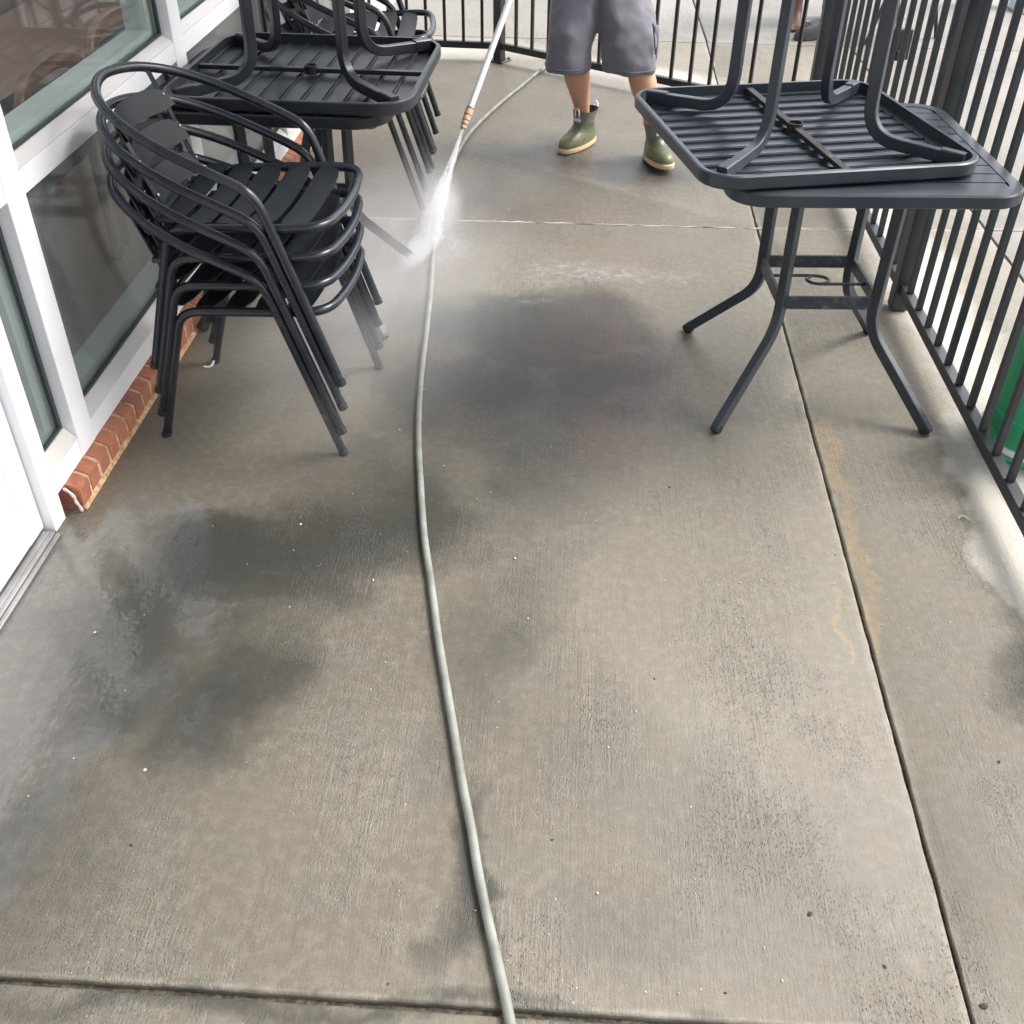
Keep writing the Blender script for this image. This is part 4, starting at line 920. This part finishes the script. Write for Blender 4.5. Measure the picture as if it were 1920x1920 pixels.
# dark furniture on the pavement behind the railing
place(True, 1.86, 6.95, 0, R(200), 'dark metal armchair standing on the pavement beyond the long right railing', 'armchairs out on the pavement')

# ------------------------------------------------------------------ litter and grit
M_CHIP = mat('pale chip', (.46, .43, .36), .8)
pts = [(-.44, 2.38), (-.30, 2.22), (.03, 2.33), (-.02, 2.33), (.52, 2.2), (-.41, 1.76), (-.09, 1.86), (-.05, 1.66), (-.75, 1.2), (-.36, 1.43), (-.40, 2.6), (-.62, 1.95), (.36, 1.27), (-.02, 2.47), (-.23, 2.52), (.02, .92), (.1, 1.0), (.83, 2.1), (-.98, 1.55)]
def cluster(n, cx, cy, s): return [(random.gauss(cx, s), random.gauss(cy, s)) for _ in range(n)]
pts += cluster(40, .47, 1.85, .10) + cluster(16, .86, 1.78, .10) + cluster(26, .45, 1.75, .22) + cluster(20, .85, 1.7, .18) + cluster(18, -.15, 2.3, .3) + cluster(22, 0, 1.0, .5) + cluster(30, -.5, 1.5, .4) + cluster(22, .15, .85, .18) + cluster(30, .2, 3, 1.2) + [(random.uniform(-1, 1.05), random.uniform(.8, 6)) for _ in range(60)]
bm = bmesh.new()
for i, (x, y) in enumerate(pts):
    if not (-1.1 < x < 1.5): continue
    s = random.uniform(.0012, .0030) * (1.5 if i < 19 else 1)
    M = Matrix.Translation((x, y, s * .5)) @ Euler((random.uniform(-.4, .4), random.uniform(-.4, .4), random.uniform(0, 6))).to_matrix().to_4x4() @ Matrix.Diagonal((1, random.uniform(.4, .9), random.uniform(.3, .6), 1))
    bmesh.ops.create_icosphere(bm, subdivisions=1, radius=s, matrix=M)
tag(obj('grit', bm, M_CHIP, smooth=False), 'pale grit and chips scattered over the concrete floor', 'grit', kind='stuff')
M_TIE = mat('white plastic strip', (.8, .78, .74), .5)
bm = bmesh.new(); sweep(bm, spline([(-1.075, 2.675, .004), (-1.062, 2.672, .004), (-1.052, 2.680, .006), (-1.050, 2.700, .014), (-1.054, 2.712, .024)], 5), sq(.007, .002, .0005), up=(0, 0, 1)); tag(obj('plastic_strip', bm, M_TIE), 'white plastic strip lying by a back foot of the near chair stack', 'litter')
bm = bmesh.new(); sweep(bm, spline([(-1.165, 1.42, .003), (-1.155, 1.435, .008), (-1.157, 1.45, .003), (-1.150, 1.462, .006)], 5), sq(.004, .0015, .0004), up=(0, 0, 1)); tag(obj('paper_shred', bm, M_TIE), 'white crumpled shred on the wet floor at the left edge by the threshold', 'litter')
bm = bmesh.new(); sweep(bm, spline([(.998, 2.085, .004), (1.005, 2.093, .008), (1.016, 2.092, .008), (1.024, 2.082, .004)], 4), sq(.003, .002, .0005), up=(0, 0, 1)); tag(obj('dry_leaf_scrap', bm, M_CHIP), 'tiny pale curled scrap on the floor near the right railing', 'litter')

M_DARKCHIP = mat('dark chip', (.05, .04, .03), .9)
bm = bmesh.new()
for x, y, r_ in ((.455, .985, .006), (.70, .845, .008), (.56, .90, .004), (.87, 1.33, .004), (-.72, 1.04, .004), (-.23, .82, .003), (.22, 1.50, .003), (.02, 1.1, .003), (.29, 2.17, .004), (.30, .84, .003)):
    bmesh.ops.create_icosphere(bm, subdivisions=1, radius=r_, matrix=Matrix.Translation((x, y, .001)) @ Euler((0, 0, x * 9)).to_matrix().to_4x4() @ Matrix.Diagonal((1, .7, .35, 1)))
tag(obj('dark_debris', bm, M_DARKCHIP, smooth=False), 'small dark crumbs lying on the concrete near the bottom of the picture', 'debris', kind='stuff')
